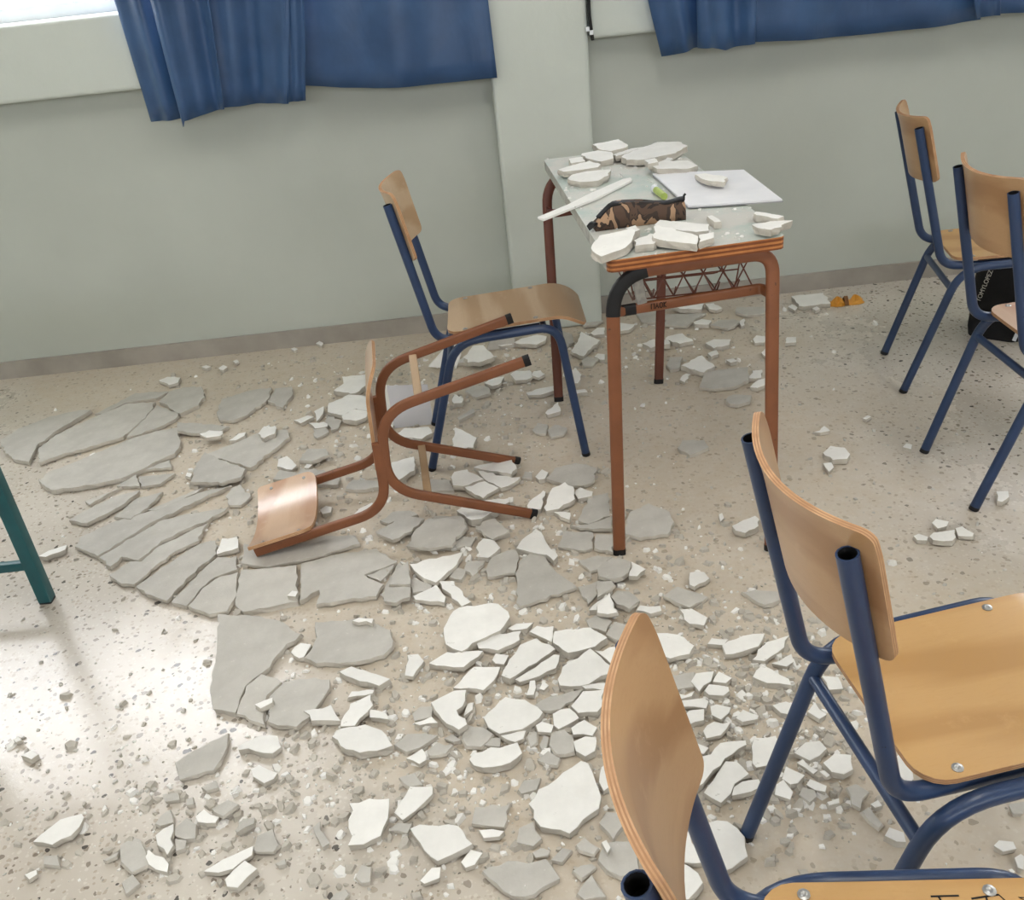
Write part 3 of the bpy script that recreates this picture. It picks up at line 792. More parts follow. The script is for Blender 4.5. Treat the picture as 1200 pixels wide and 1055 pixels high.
WHITE = """
c 495,580 535,540 580,545 550,600 530,605
c 695,660 745,635 850,670 905,690 860,720 780,700
c 345,795 420,765 420,785 370,810
c 550,825 590,815 660,795 700,860 580,865
c 700,885 740,790 825,755 835,800 760,885
c 820,815 890,830 900,855 820,850
c 745,740 840,735 835,750 730,765
c 750,450 775,437 835,440 830,458
c 665,930 700,895 800,875 870,900 915,965 850,990 780,1000 700,970
c 275,970 370,925 440,925 455,970 420,995 280,985
c 965,675 975,590 1020,585 1045,615 1000,680
c 190,175 210,110 275,105 280,150
c 480,345 500,325 525,330 515,350
d 135,815 250,725 340,705 350,720 295,795 215,830
d 85,460 130,435 160,455 130,478
d 55,395 75,380 90,395 65,405
d 100,950 150,930 155,950 120,972
d 600,880 615,850 695,905 690,940 640,930
d 640,790 715,740 715,830 690,870 650,830
d 805,710 840,680 905,715 890,740 815,735
d 840,940 960,870 1045,830 1040,870 960,930 900,945
d 925,970 1010,895 1062,930 980,1005 935,1000
e 155,520 190,500 265,530 250,555 210,575 165,550
e 555,830 560,660 725,640 720,720 690,790 620,825
e 745,695 810,590 905,590 905,620 830,690 780,725
e 810,760 850,745 1010,755 1070,830 925,895 870,850
e 850,975 900,925 938,925 935,970 870,990
e 825,325 900,300 925,325 850,335
e 795,475 860,430 880,480 850,500
a 655,160 690,147 745,152 735,172 695,182
a 160,890 200,865 275,840 270,860 190,893
a 830,105 850,98 870,105 850,113
a 900,110 920,100 938,108 920,120
a 960,82 975,75 985,85 970,92
a 765,555 770,540 792,545 785,562
t 120,390 160,372 215,370 205,390 150,403
t 240,410 280,380 310,375 305,390 270,410
t 360,380 385,350 435,350 430,380 385,400
t 440,520 445,490 480,475 520,510 500,530
t 550,525 560,505 585,510 570,530
t 615,695 640,680 665,685 660,705 625,712
t 745,720 780,690 830,668 845,680 800,712
f 105,215 325,165 300,220 215,295 150,265
f 380,150 410,115 455,125 480,155 430,190 385,185
f 545,150 570,115 625,75 650,90 680,145 718,185 700,205 670,180 600,165
f 225,285 290,285 360,370 320,390 280,355
f 120,350 215,300 255,350 250,375 130,365
f 245,480 270,430 310,395 470,380 520,435 480,490 390,530 320,575 255,545
f 380,540 440,505 565,490 560,530 470,575 390,565
f 185,625 260,577 410,580 390,605 330,650 250,640
f 285,725 370,640 480,640 470,670 410,735
f 485,680 560,550 630,520 705,563 650,606 520,693
f 540,690 700,597 725,600 710,650 640,680 560,700
f 445,610 460,585 515,595 495,630 460,625
f 600,495 630,470 700,470 692,540 640,515
f 510,480 545,460 615,460 590,485 530,490
f 697,545 702,495 850,475 920,520 870,560 760,590
f 715,690 735,640 850,568 958,663 810,718 725,715
f 868,572 960,555 1000,590 965,652
f 812,722 955,697 930,735 830,735
f 770,800 820,742 910,740 905,800 880,830 800,830
f 195,785 290,740 340,740 325,810 300,825 345,890 310,910 240,860 210,820
f 410,850 500,765 580,775 655,825 640,850 570,895 475,915 430,890
f 480,925 585,900 575,935 540,950
f 350,1020 370,995 550,955 570,1000 520,1040 450,1055 370,1045
f 625,880 650,865 700,880 690,910 635,905
f 695,835 765,815 805,855 720,895 700,880
f 770,890 825,857 880,895 860,930 780,920
f 780,947 830,928 875,935 870,990 830,1010 790,985
f 1010,265 1020,205 1055,225 1055,255
f 845,405 915,335 965,410 900,415
f 585,755 600,700 623,697 618,755
f 640,730 655,695 680,715 660,735
f 330,840 345,790 370,785 365,815
g 460,190 490,180 640,165 665,215 640,240 520,210
g 355,245 370,215 430,200 508,248 413,288 365,285
g 512,247 480,207 640,242 680,240 650,265 590,288
g 420,292 515,264 578,290 505,335 430,302
g 750,235 780,200 810,215 795,245 765,250
g 790,380 830,300 890,275 930,295 935,345 860,385 800,395
g 710,370 720,350 785,300 798,306 775,388 720,395
g 932,312 960,285 1020,310 1015,330 950,340
g 835,400 880,398 915,405 910,440 870,425
g 380,395 440,350 630,340 630,360 500,440 450,445
g 360,100 375,20 410,30 475,60 460,100 380,110
g 70,240 75,170 180,140 185,210 110,260
h 245,470 300,430 290,390 440,375 440,430 370,485 340,490
h 210,590 215,540 330,492 440,502 455,560 440,580 370,570 300,608
h 290,620 360,575 440,584 430,620 370,645 300,640
h 20,635 100,610 135,620 60,655
h 135,590 190,560 185,600 150,640
h 105,655 190,645 210,670 140,685
h 585,720 640,685 780,680 800,710 740,740 640,730
h 600,735 680,735 710,755 640,760
h 530,680 540,655 580,665 570,690
h 920,310 990,270 1055,230 1055,310 970,310
h 910,520 930,490 975,510 965,540 920,545
h 145,205 165,193 185,200 175,218
h 5,235 25,228 45,235 25,245
i 490,205 530,180 620,155 675,165 670,190 620,220 530,215
i 375,210 400,195 480,185 480,210 420,220
i 210,290 260,230 320,225 380,280 360,290 290,310 230,310
i 810,250 850,200 870,150 900,165 975,190 880,275
i 920,150 960,120 1000,115 1000,150 940,160
i 790,370 840,340 870,380 850,430 800,430
i 470,380 500,360 580,355 600,385 560,410 500,415
i 592,390 602,365 640,355 665,375 630,400
i 325,430 370,400 435,390 420,430 370,450
i 560,480 640,460 715,450 715,475 640,495 570,495
i 665,595 740,545 755,590 680,605
i 820,470 890,460 905,475 830,490
i 940,280 960,262 1000,265 1000,295
j 800,95 930,82 962,125 850,138 830,135
j 785,140 800,130 825,140 815,155
j 300,150 330,138 440,125 430,150 340,160
j 445,130 480,125 515,145 490,155 460,150
j 80,245 75,210 155,212 130,235
j 185,290 230,275 290,283 300,300 220,312
j 280,275 290,260 350,248 395,280 340,292
j 445,290 480,275 550,275 545,295 480,310
j 455,330 490,318 500,335 470,345
j 345,385 430,345 485,385 440,410
j 625,435 640,402 680,400 675,435
j 630,470 650,450 700,430 690,465 660,475
j 640,275 655,262 695,265 690,285 650,288
j 675,330 690,315 715,315 715,360
j 775,290 780,268 820,265 820,285
j 395,205 430,190 470,195 460,215 400,215
j 588,200 605,193 607,215 595,220
j 885,145 905,138 918,148 900,155
j 930,740 960,712 1020,722 1042,750 1030,770 970,772
j 930,785 965,780 975,800 955,820
j 895,655 935,630 960,650 920,658
j 340,440 365,415 385,418 360,450
j 530,362 560,352 578,362 550,372
k 675,470 690,455 745,462 740,480 700,490
k 600,520 620,512 660,525 655,540 615,538
k 665,530 680,512 770,495 775,530 760,545 680,545
k 772,490 800,482 848,510 845,522 785,520
k 940,340 990,335 995,360 965,382 945,380
k 555,155 570,140 595,145 590,162
k 440,850 500,848 510,885 455,912
k 390,35 410,25 425,30 405,40
l 555,60 650,15 668,30 665,60 610,92 570,80
l 500,10 515,5 522,25 508,40
l 380,250 440,248 462,275 400,310 380,300
l 340,405 390,398 455,435 440,470 380,465
l 130,265 145,210 200,235 165,265
l 0,415 0,385 50,335 85,415
l 160,405 175,385 260,390 265,410 220,420
l 245,505 330,505 400,550 380,590 300,615 260,600
l 455,545 470,520 540,525 520,550
l 515,550 600,510 690,505 665,560 560,590 530,590
l 640,610 700,540 790,515 770,560 690,615
l 720,625 800,585 810,620 780,640
l 640,680 680,632 790,690 800,715 700,705
l 385,700 405,667 480,660 470,700 420,740
l 475,700 500,660 555,685 530,705
l 440,740 460,710 540,720 545,740 520,760 460,758
l 320,747 400,742 390,762 330,775
l 335,782 440,767 460,780 450,810 350,805
l 465,805 490,795 550,805 545,825 510,855 470,840
l 570,850 600,815 665,840 660,855 600,865
l 435,905 480,865 550,865 510,920 450,935
l 345,850 380,820 440,815 440,860 370,880
l 390,970 400,950 460,975 440,1000 400,995
m 210,470 290,460 330,410 435,395 440,415 350,480 260,590 220,620
m 460,420 470,385 560,380 580,430 540,500 480,510 462,490
m 635,455 680,410 740,400 770,430 740,460 700,480
m 755,490 800,450 870,455 878,520 840,540 790,530
m 585,555 600,505 680,545 650,575 620,580
m 645,490 670,475 735,520 715,535
m 740,525 760,518 785,540 770,550
m 555,620 560,580 590,560 630,610 620,640
m 685,580 700,555 770,585 765,610 720,600
m 770,650 820,635 822,655 780,665
m 950,660 980,640 1000,665 970,675
m 262,612 352,487 400,490 450,540 390,580 375,618 335,655
m 377,632 420,572 490,557 500,585 460,610
m 545,255 600,238 640,250 620,290 580,285
m 690,280 720,240 770,290 740,310
m 275,740 360,735 430,800 445,880 345,938 300,860
m 110,865 150,800 200,770 252,860 262,900 180,898
m 105,1000 110,905 170,903 240,950 260,990 200,1055 120,1055
n 480,790 500,755 560,775 570,815 530,815
n 520,470 545,450 570,460 600,555 580,575 540,540
n 930,830 950,808 1010,815 1025,845 970,855
n 1015,880 1040,865 1055,875 1055,930 1030,920
n 220,130 290,135 310,185 250,190
n 990,930 1005,925 1020,938 1005,945
o 420,660 460,600 560,530 635,480 665,490 695,560 720,630 710,680 590,785 470,755 440,720
o 710,570 720,510 750,490 780,570 730,605
o 215,767 320,772 300,795 235,800
o 140,900 180,845 230,860 200,910 160,925
o 720,820 740,810 760,840 745,860
"""
DESK = """
q 410,205 540,185 650,200 660,240 560,260 440,235
q 310,240 420,225 440,260 330,280
q 650,215 800,160 900,150 750,210 680,235
q 300,400 330,375 450,350 640,335 620,375 540,410 400,420
q 225,340 300,310 470,255 560,290 540,320 400,345 270,360
q 495,135 700,95 770,130 760,150 640,180 560,170
p 728,185 734,180 770,166.5 795,166 806,172 792,181 755,189 734,189
p 760,196 780,190 806,188 818,194 805,199 770,201
q 900,250 980,235 1010,265 930,280
q 1010,270 1080,230 1130,245 1060,275
s 255,500 290,455 435,430 430,470 400,500 300,530
s 400,415 440,402 460,425 430,440
s 435,465 500,435 520,440 515,480 440,488
s 515,430 530,422 700,450 695,480 540,475 515,470
s 520,400 540,380 745,405 745,435 690,440 530,420
s 703,440 765,440 765,465 703,475
r 770,585 990,640 940,665 780,620
r 740,705 940,662 1060,655 890,750 790,735
r 390,620 430,615 500,665 450,670
"""
def parse(txt):
    out = []
    for ln in txt.strip().split('\n'):
        p = ln.split(); x0,y0,s = TILES[p[0]]
        out.append([(x0+float(a)/s, y0+float(b)/s) for a,b in (q.split(',') for q in p[1:])])
    return out
def area2(P): return .5*sum(P[i][0]*P[(i+1)%len(P)][1]-P[(i+1)%len(P)][0]*P[i][1] for i in range(len(P)))
def centroid(P):
    a = area2(P); cx = cy = 0
    for i in range(len(P)):
        x0,y0 = P[i]; x1,y1 = P[(i+1)%len(P)]; k = x0*y1-x1*y0; cx += (x0+x1)*k; cy += (y0+y1)*k
    return cx/(6*a), cy/(6*a)
def inside(P, x, y):
    r = False; j = len(P)-1
    for i in range(len(P)):
        xi,yi = P[i]; xj,yj = P[j]
        if (yi > y) != (yj > y) and x < (xj-xi)*(y-yi)/(yj-yi)+xi: r = not r
        j = i
    return r
def samples(P):
    cx,cy = centroid(P); S = [(cx,cy)]
    for i in range(len(P)):
        a = P[i]; b = P[(i+1)%len(P)]; m = ((a[0]+b[0])/2,(a[1]+b[1])/2)
        for f in (.55,.9):
            for q in (a,m): S.append((cx+(q[0]-cx)*f, cy+(q[1]-cy)*f))
    return S
placed = []     # (outline in plan, top height)
PIECES = []     # (object, picture centroid, plan area, colour, vertices)
def shard(px, white_, floor_z, rnd, thick=None, tilt=1.0, name=None):
    def plan(z): return [(p.x,p.y) for p in (at(x,y,z) for x,y in px)]
    P0 = plan(floor_z+.015)
    if area2(P0) < 0: px = px[::-1]; P0 = plan(floor_z+.015)
    A = abs(area2(P0)); size = math.sqrt(A)
    th = thick or ((.012+.075*min(size,.15)*rnd.uniform(.75,1.3)) if white_ else (.010+.03*min(size,.2)*rnd.uniform(.8,1.2)))
    S = samples(P0); base = floor_z; hits = {}
    for (Q,zt,bb) in placed:
        if bb[0] > max(p[0] for p in P0) or bb[2] < min(p[0] for p in P0) or bb[1] > max(p[1] for p in P0) or bb[3] < min(p[1] for p in P0): continue
        h = sum(inside(Q,x,y) for x,y in S)/len(S)
        if h > .16: base = max(base, zt)
    base = min(base, floor_z+.045)
    zt = base+th; P = plan(zt)
    cx,cy = centroid(P)
    # shrink a hair so that neighbours leave a crack, roughen the broken edge
    pts = []
    n = len(P)
    for i in range(n):
        a = Vector(P[i]); b = Vector(P[(i+1)%n]); L = (b-a).length; k = max(1, min(9, int(L/.016)))
        t_ = (b-a).normalized() if L > 1e-6 else Vector((1,0)); nn = Vector((t_.y,-t_.x))
        for q in range(k):
            p = a.lerp(b,q/k)
            j = rnd.gauss(0,.0024) if q else 0
            pts.append(p+nn*(j-.0003))
    k = len(pts); c = Vector((cx,cy))
    ax = rnd.gauss(0,.045 if white_ else .022)*tilt; ay = rnd.gauss(0,.045 if white_ else .022)*tilt
    if size > .12: ax *= .25; ay *= .25
    lo = min(ax*(p.x-cx)+ay*(p.y-cy) for p in pts)
    def Z(p): return ax*(p.x-cx)+ay*(p.y-cy)-lo
    rings = []
    inset = .0008
    def ring(off, z, jit):
        out = []
        for i,p in enumerate(pts):
            a = pts[i-1]; b = pts[(i+1)%k]; t_ = (b-a); t_ = t_.normalized() if t_.length > 1e-7 else Vector((1,0)); nn = Vector((t_.y,-t_.x))
            q = p+nn*(off+rnd.gauss(0,jit)); out.append((q.x-cx,q.y-cy,z-base+Z(p)))
        return out
    rings = [ring(-inset,zt,.0002), ring(0,zt-.0009,.0003), ring(rnd.uniform(-.001,.002),base+th*.45,.0013), ring(rnd.uniform(-.004,.001),base,.001)]
    vs = sum(rings,[]); fs = [tuple(range(k))]; fm = [0]
    for r in range(3):
        for i in range(k): fs.append((r*k+i,(r+1)*k+i,(r+1)*k+(i+1)%k,r*k+(i+1)%k)); fm.append(0 if r == 0 else 1)
    fs.append(tuple(3*k+i for i in range(k-1,-1,-1))); fm.append(1)
    o = meshobj(name or ('plaster_shard' if size < .11 else 'plaster_sheet'), vs, fs, [M['white'] if white_ else M['grey'], M['core']], fm=fm)
    o.location = (cx,cy,base)
    placed.append((P, zt, (min(p[0] for p in P),min(p[1] for p in P),max(p[0] for p in P),max(p[1] for p in P))))
    return o, A, n, P
rnd = random.Random(11)
FLOOR_PIECES = []
for col, txt in (('grey',GREY),('white',WHITE)):
    for px in parse(txt):
        o, A, n, P = shard(px, col == 'white', 0.0, rnd)
        cx = sum(p[0] for p in px)/len(px); cy = sum(p[1] for p in px)/len(px)
        FLOOR_PIECES.append((o,cx,cy,A,col,n,P))
print('floor pieces', len(FLOOR_PIECES))
placed_floor = placed; placed = []
DESK_PIECES = []
for px in parse(DESK):
    o, A, n, P = shard(px, True, TZ, rnd, thick=.017, tilt=1.2)
    DESK_PIECES.append((o, sum(p[0] for p in px)/len(px), sum(p[1] for p in px)/len(px), A))
# which piece is which: place, colour, size and order from the left
ZONES = [
 ('along the foot of the left wall', lambda x,y: x < 440 and y < 452),
 ('in the cracked sheets below the left wall', lambda x,y: x < 215 and y < 572),
 ('between left wall and overturned chair', lambda x,y: x < 440 and y < 565),
 ('in the fanned sheets left of the overturned chair', lambda x,y: x < 290 and y < 712),
 ('by the overturned backrest', lambda x,y: x < 450 and y < 712),
 ('behind the chair facing the desk', lambda x,y: x < 640 and y < 432),
 ('between the overturned legs', lambda x,y: x < 600 and y < 530),
 ('beside the overturned feet', lambda x,y: x < 640 and y < 615),
 ('by the pillar behind the desk', lambda x,y: x < 735 and y < 455),
 ('under the far half of the desk', lambda x,y: x < 915 and y < 470),
 ('under the near half of the desk', lambda x,y: 735 < x < 900 and y < 660),
 ('beside the front left desk leg', lambda x,y: 600 < x < 760 and y < 665),
 ('right of the desk near the wall', lambda x,y: x >= 900 and y < 480),
 ('on the open floor at right', lambda x,y: x >= 900 and y < 700),
 ('below the overturned chair', lambda x,y: 440 < x < 760 and y < 712),
 ('around the large lower left sheet', lambda x,y: x < 470 and y < 890),
 ('in the heap left of the nearest chair', lambda x,y: x < 735 and y < 800),
 ('in the lower heap left of the nearest chair', lambda x,y: x < 735 and y < 905),
 ('in the lower left corner', lambda x,y: x < 335),
 ('at the bottom edge of the rubble', lambda x,y: x < 520),
 ('just left of the nearest chair', lambda x,y: x < 760),
 ('behind the two front chairs', lambda x,y: x < 1000 and y < 755),
 ('between the two front chairs', lambda x,y: x < 1010 and y < 850),
 ('by the front right chair leg', lambda x,y: x < 1010),
 ('under the front right chair', lambda x,y: True)]
ORD = ['first','second','third','fourth','fifth','sixth','seventh','eighth','ninth','tenth','eleventh','twelfth','thirteenth','fourteenth','fifteenth','sixteenth','seventeenth','eighteenth','nineteenth','twentieth']
def order_words(i, n):
    if n == 1: return 'the only'
    if n == 2: return ('the left','the right')[i]
    if i == 0: return 'leftmost'
    if i == n-1: return 'rightmost'
    return ORD[i]+' from left,' if i < 20 else 'right-hand'
buckets = {}
for rec in FLOOR_PIECES:
    o,cx,cy,A,col,n,P = rec
    zn = next(i for i,(nm,t) in enumerate(ZONES) if t(cx,cy))
    sz = 'large' if A > .011 else ('medium' if A > .0028 else 'small')
    buckets.setdefault((zn,col,sz),[]).append(rec)
for (zn,col,sz), L in buckets.items():
    L.sort(key=lambda r: r[1])
    for i,rec in enumerate(L):
        noun = 'plaster sheet' if rec[0].name.startswith('plaster_sheet') else 'plaster shard'
        adj = {'large':'large ','medium':'mid-sized ','small':'small '}[sz]
        w = order_words(i,len(L)).replace(',','')
        lab = (w+' '+adj+col+' '+noun+' '+ZONES[zn][0]) if len(L) > 1 else (adj+col+' '+noun+' '+ZONES[zn][0])
        tag(rec[0], lab.strip(), 'rubble', 'fallen plaster pieces on the floor')
DL = ['flat white plaster piece near the far left desk corner','small white chip at the far left desk corner','thin sliver of plaster beside the longest piece on the desk',
 'lower of two plaster slivers at the desk top left edge','upper of two plaster slivers at the desk top left edge','white plaster piece topmost at the far desk edge',
 'longest plaster slab leaning at the far end of the desk','flat plaster slab behind the white folder on the desk','small plaster lump under the longest slab on the desk',
 'pointed plaster lump right of the small lump on the desk','plaster slab overhanging the near left corner of the desk','small plaster lump against the pencil case corner',
 'square plaster lump in front of the pencil case','lower of two stacked plaster bars on the near desk edge','upper of two stacked plaster bars on the near desk edge',
 'short plaster block right of the stacked bars on the desk','thin plaster sliver at the right desk edge below the folder','pointed plaster slab at the near right corner of the desk',
 'small grey plaster flake alone in the middle of the near desk end']
for (o,x,y,A),lab in zip(DESK_PIECES,DL):
    o.name = 'plaster_shard'; tag(o, lab, 'rubble', 'fallen plaster pieces on the desk')

# ------------------------------------------------------------------ crumbs and grit: too many to count
def grit(name, label, n, mat, smin, smax, regions, seed):
    r = random.Random(seed); mb_v, mb_f = [], []
    cnt = 0
    while cnt < n:
        w = r.random()*sum(g[4] for g in regions)
        for g in regions:
            w -= g[4]
            if w <= 0: break
        x, y = r.gauss(g[0],g[2]), r.gauss(g[1],g[3])
        if not (-40 < x < 1240 and 330 < y < 1090): continue
        p = at(x,y,0)
        if p.y > YS-.02: continue
        s = smin+(smax-smin)*r.random()**3; a0 = r.uniform(0,6.28); el = r.uniform(.5,1); h = s*r.uniform(.35,.7)
        k = r.choice((4,5,5,6)); b = len(mb_v); ca, sa = math.cos(a0), math.sin(a0)
        tx, ty = r.gauss(0,.25), r.gauss(0,.25)
        ring = []
        for i in range(k):
            t = 6.283*(i+r.uniform(-.25,.25))/k; u, v_ = s*math.cos(t), s*el*math.sin(t); ring.append((ca*u-sa*v_, sa*u+ca*v_))
        zc = 0
        for (u,v_) in ring: mb_v.append((p.x+u*1.05,p.y+v_*1.05,0))
        for (u,v_) in ring: mb_v.append((p.x+u*.8,p.y+v_*.8,max(.0006,h+tx*u+ty*v_)))
        for i in range(k): mb_f.append((b+i,b+(i+1)%k,b+k+(i+1)%k,b+k+i))
        mb_f.append(tuple(b+k+i for i in range(k))); cnt += 1
    o = meshobj(name, mb_v, mb_f, mat); tag(o, label, 'rubble', kind='stuff'); return o
REG = [(640,800,130,70,5),(860,800,80,70,4),(600,620,120,60,3.0),(470,470,90,40,2.5),(700,400,120,35,3),(300,560,120,60,2),(480,930,160,70,3.5),(930,900,70,50,1.5),(200,950,120,60,1.2),(380,700,120,60,1.2),(240,420,130,14,.8)]
grit('plaster_crumbs', 'white plaster crumbs scattered through the rubble on the floor', 2400, M['white'], .0022, .014, REG, 3)
grit('plaster_grit', 'grey plaster grit scattered through the rubble on the floor', 5000, M['core'], .002, .015, REG, 4)
grit('floor_specks', 'loose grit and crumbs over the open floor', 900, M['grey'], .0018, .007, [(1000,480,160,110,3),(120,900,150,120,2),(700,500,160,90,2),(1050,800,120,120,1.5),(150,600,120,80,1)], 5)

# ------------------------------------------------------------------ things on the desk
M['paper'] = mottled('dusty_white_paper', srgb(226,227,232), srgb(238,238,242), 9, .6, .1, 80)
def prism(name, P, z0, z1, mat, root=None, bev=0):
    k = len(P); vs = [(p[0],p[1],z0) for p in P]+[(p[0],p[1],z1) for p in P]
    a = area2(P); ids = list(range(k)); 
    fs = [tuple(ids[::-1]), tuple(k+i for i in ids)]+[(i,(i+1)%k,k+(i+1)%k,k+i) for i in ids]
    if a < 0: fs = [f[::-1] for f in fs]
    o = meshobj(name, vs, fs, mat, root)
    if bev: md = o.modifiers.new('edge','BEVEL'); md.width = bev; md.segments = 2
    return o
zf0 = TZ+.003
fold = tag(empty('folder', at(842,221,zf0)), 'white drawing folder sticking out over the right edge of the desk', 'folder')
fc = [(764,203),(872,198.5),(918,234),(806,241.5)]
fq = [at(x,y,zf0+.006) for x,y in fc]
def local(o, r): o.parent = r; o.matrix_parent_inverse = Matrix.Translation(-Vector(r.location)); return o
local(prism('bottom_cover', [(p.x,p.y) for p in fq], zf0, zf0+.0025, mottled('grey_card', srgb(150,152,156), srgb(170,172,176), 20, .7)), fold)
cc = sum(fq,Vector())/4
local(prism('paper_sheets', [(cc.x+(p.x-cc.x)*.985,cc.y+(p.y-cc.y)*.985) for p in fq], zf0+.0025, zf0+.0062, M['paper']), fold)
placed = []
o,A,n,P = shard([(770+a/6.667,160+b/6.667) for a,b in ((295,300),(380,285),(550,330),(520,380),(430,370),(360,350))], True, zf0+.0062, rnd, thick=.014)
o.name = 'plaster_shard'; tag(o, 'plaster lump lying on the white folder on the desk', 'rubble', 'fallen plaster pieces on the desk')
sp = [(630,254),(637,256.5),(700,231.5),(741,210.5),(739,208),(730,209.5),(690,227),(664,240)]
P = [at(x,y,TZ+.008) for x,y in sp]
st = prism('plaster_strip', [(p.x,p.y) for p in P], TZ+.0015, TZ+.008, M['white'], None, .001)
tag(st, 'long thin white strip jutting past the left edge of the desk', 'strip')
# glue stick
a = at(767.5,221.5,TZ+.010); b = at(777,229,TZ+.010); gs = tag(empty('glue_stick', a), 'small green and white stick behind the pencil case', 'glue stick')
d = (b-a); d.z = 0; L = max(d.length,.035); d.normalize()
mb = MB(); mb.sweep([a+d*.012,a+d*(.012+L)], circ(.009,12)); local(mb.build('barrel', mottled('lime_plastic', srgb(160,180,90), srgb(180,196,110), 30, .4), None, 50), gs)
mb = MB(); mb.sweep([a-d*.010,a-d*.008,a+d*.012], circ(.0096,12)); local(mb.build('cap', M['frame'], None, 50), gs)
# pencil case
def mat_camo():
    m, nt, b = newmat('brown_camouflage_cloth'); v = coords(nt,(1,1,.6))
    n1 = noise_tex(nt, v, 26, 2, .5, .8)
    r = N(nt,'ShaderNodeValToRGB'); r.color_ramp.interpolation = 'CONSTANT'; e = r.color_ramp.elements
    for i,(p,c) in enumerate(((0,srgb(52,44,40)),(.42,srgb(90,70,58)),(.52,srgb(66,54,48)),(.585,srgb(172,140,112)))):
        if i >= 2: e.new(p)
        e[i].position = p; e[i].color = c
    nt.links.new(n1, r.inputs[0]); nt.links.new(r.outputs[0], b.inputs['Base Color']); b.inputs['Roughness'].default_value=.85
    bump(nt,b,noise_tex(nt,v,200,3),.3,.001); return m
pa, pb = at(698,272,TZ), at(804,258,TZ); pa.z = pb.z = TZ
pc = tag(empty('pencil_case', (pa+pb)/2), 'brown camouflage pencil case lying half unzipped on the desk', 'pencil case')
ax = (pb-pa); W = ax.length; ax.normalize(); bk = Vector((-ax.y,ax.x,0))
vs, fs = [], []; nu = 22; prof = 12
for i in range(nu+1):
    u = i/nu; env = min(1,.35+u*3.2)*(1 if u < .97 else .97); hgt = .062*env*(.86+.14*math.sin(u*5)); dep = .046*(.55+.45*env)
    for j in range(prof+1):
        t = j/prof; ang = math.pi*t    # front bottom -> over the open top -> back bottom
        y = dep*.5*(1-math.cos(ang)); z = hgt*math.sin(ang)**.55 if 0 < t < 1 else 0
        sag = .012*math.sin(u*math.pi)*(abs(t-.5) < .12)
        w = .002*math.sin(u*23+j)*math.sin(ang)
        vs.append(pa+ax*(W*u)+bk*(y+w)+Vector((0,0,max(z-sag,0)+.001)))
for i in range(nu):
    for j in range(prof): a_ = i*(prof+1)+j; fs.append((a_,a_+prof+1,a_+prof+2,a_+1))
fs.append(tuple(range(prof+1))); fs.append(tuple(nu*(prof+1)+j for j in range(prof,-1,-1)))
fs.append(tuple([i*(prof+1) for i in range(nu,-1,-1)]+[i*(prof+1)+prof for i in range(nu+1)]))
local(meshobj('case_body', vs, fs, mat_camo(), smooth=True), pc)
mb = MB(); zp = [vs[i*(prof+1)+5] + Vector((0,0,.003)) for i in range(1,nu+1)]
mb.sweep(zp, rrect(.0035,.008,.002,2), up=Vector((0,0,1))); local(mb.build('zip', M['black'], None, 50), pc)
mb = MB(); e0 = vs[2]; mb.sweep([vs[5], vs[4]+(-ax)*.006, vs[3]+(-ax)*.010, vs[1]+(-ax)*.006], rrect(.003,.010,.002,2)); local(mb.build('end_tab', M['black'], None, 50), pc)
mb = MB(); tp = vs[nu*(prof+1)+5]; mb.sweep([tp, tp+Vector((0,0,.010)), tp+ax*.004+Vector((0,0,.014))], rrect(.002,.004,.001,2)); local(mb.build('zip_pull', M['black'], None, 50), pc)

# ------------------------------------------------------------------ other things on the floor
# open booklet standing on its edge behind the overturned chair
bz = at(462,502,0); e2 = at(508,497,0); e1 = at(447,479,0)
bk_ = tag(empty('standing_booklet', bz), 'white folded card standing on edge behind the overturned chair legs', 'card')
M['card'] = mottled('pale_lavender_card', srgb(206,206,212), srgb(216,216,222), 9, .7)
def leaf(nm, p, q, h, h2, m):
    d = (q-p).normalized(); nn = Vector((-d.y,d.x,0))*.0012
    up = Vector((0,.03,1)).normalized()
    vs = [p+nn,q+nn,q+nn+up*h2,p+nn+up*h,p-nn,q-nn,q-nn+up*h2,p-nn+up*h]
    local(meshobj(nm, vs, [(0,1,2,3),(7,6,5,4),(0,4,5,1),(1,5,6,2),(2,6,7,3),(3,7,4,0)], m), bk_)
leaf('right_leaf', bz, e2, .155, .145, M['card']); leaf('left_leaf', e1, bz, .12, .155, M['white'])
# black bag behind the chairs
B0, B1 = at(1129,394,0), at(1196,404,0)
ax = (B1-B0); ax.z = 0; BW = ax.length; ax.normalize(); bk = Vector((-ax.y,ax.x,0)); BD, BH = .17, .34
bag = tag(empty('black_bag', (B0+B1)/2+bk*BD/2), 'black school bag with pale lettering standing behind the right-hand chairs', 'bag')
ang = math.atan2(ax.y,ax.x); bag.rotation_euler = (0,0,ang)
M['bagcloth'] = mottled('black_bag_cloth', srgb(14,14,16), srgb(24,24,26), 30, .8, .3, 200)
mb = MB(); secs = []
nz = 10; vs, fs = [], []; prof = rrect(BW/2,BD/2,.04,4); k = len(prof)
for j in range(nz+1):
    t = j/nz; f = 1-.25*max(0,t-.85)/.15*.5; fb_ = .94 if j == 0 else 1
    vs += [(x*f*fb_,y*f*fb_,BH*t) for x,y in prof]
for j in range(nz):
    for i in range(k): fs.append((j*k+i,j*k+(i+1)%k,(j+1)*k+(i+1)%k,(j+1)*k+i))
fs.append(tuple(range(k-1,-1,-1))); fs.append(tuple(nz*k+i for i in range(k)))
bd = meshobj('bag_body', vs, fs, M['bagcloth'], bag, smooth=True); smooth_by_angle(bd, 50)
mb = MB(); mb.sweep([(BW*.38,-BD/2-.003,.012),(BW*.43,-BD/2+.001,.06),(BW*.455,-BD/2+.004,.12)], rrect(.006,.003,.002,2), up=Vector((1,0,0))); mb.build('piping', M['frame'], bag, 50)
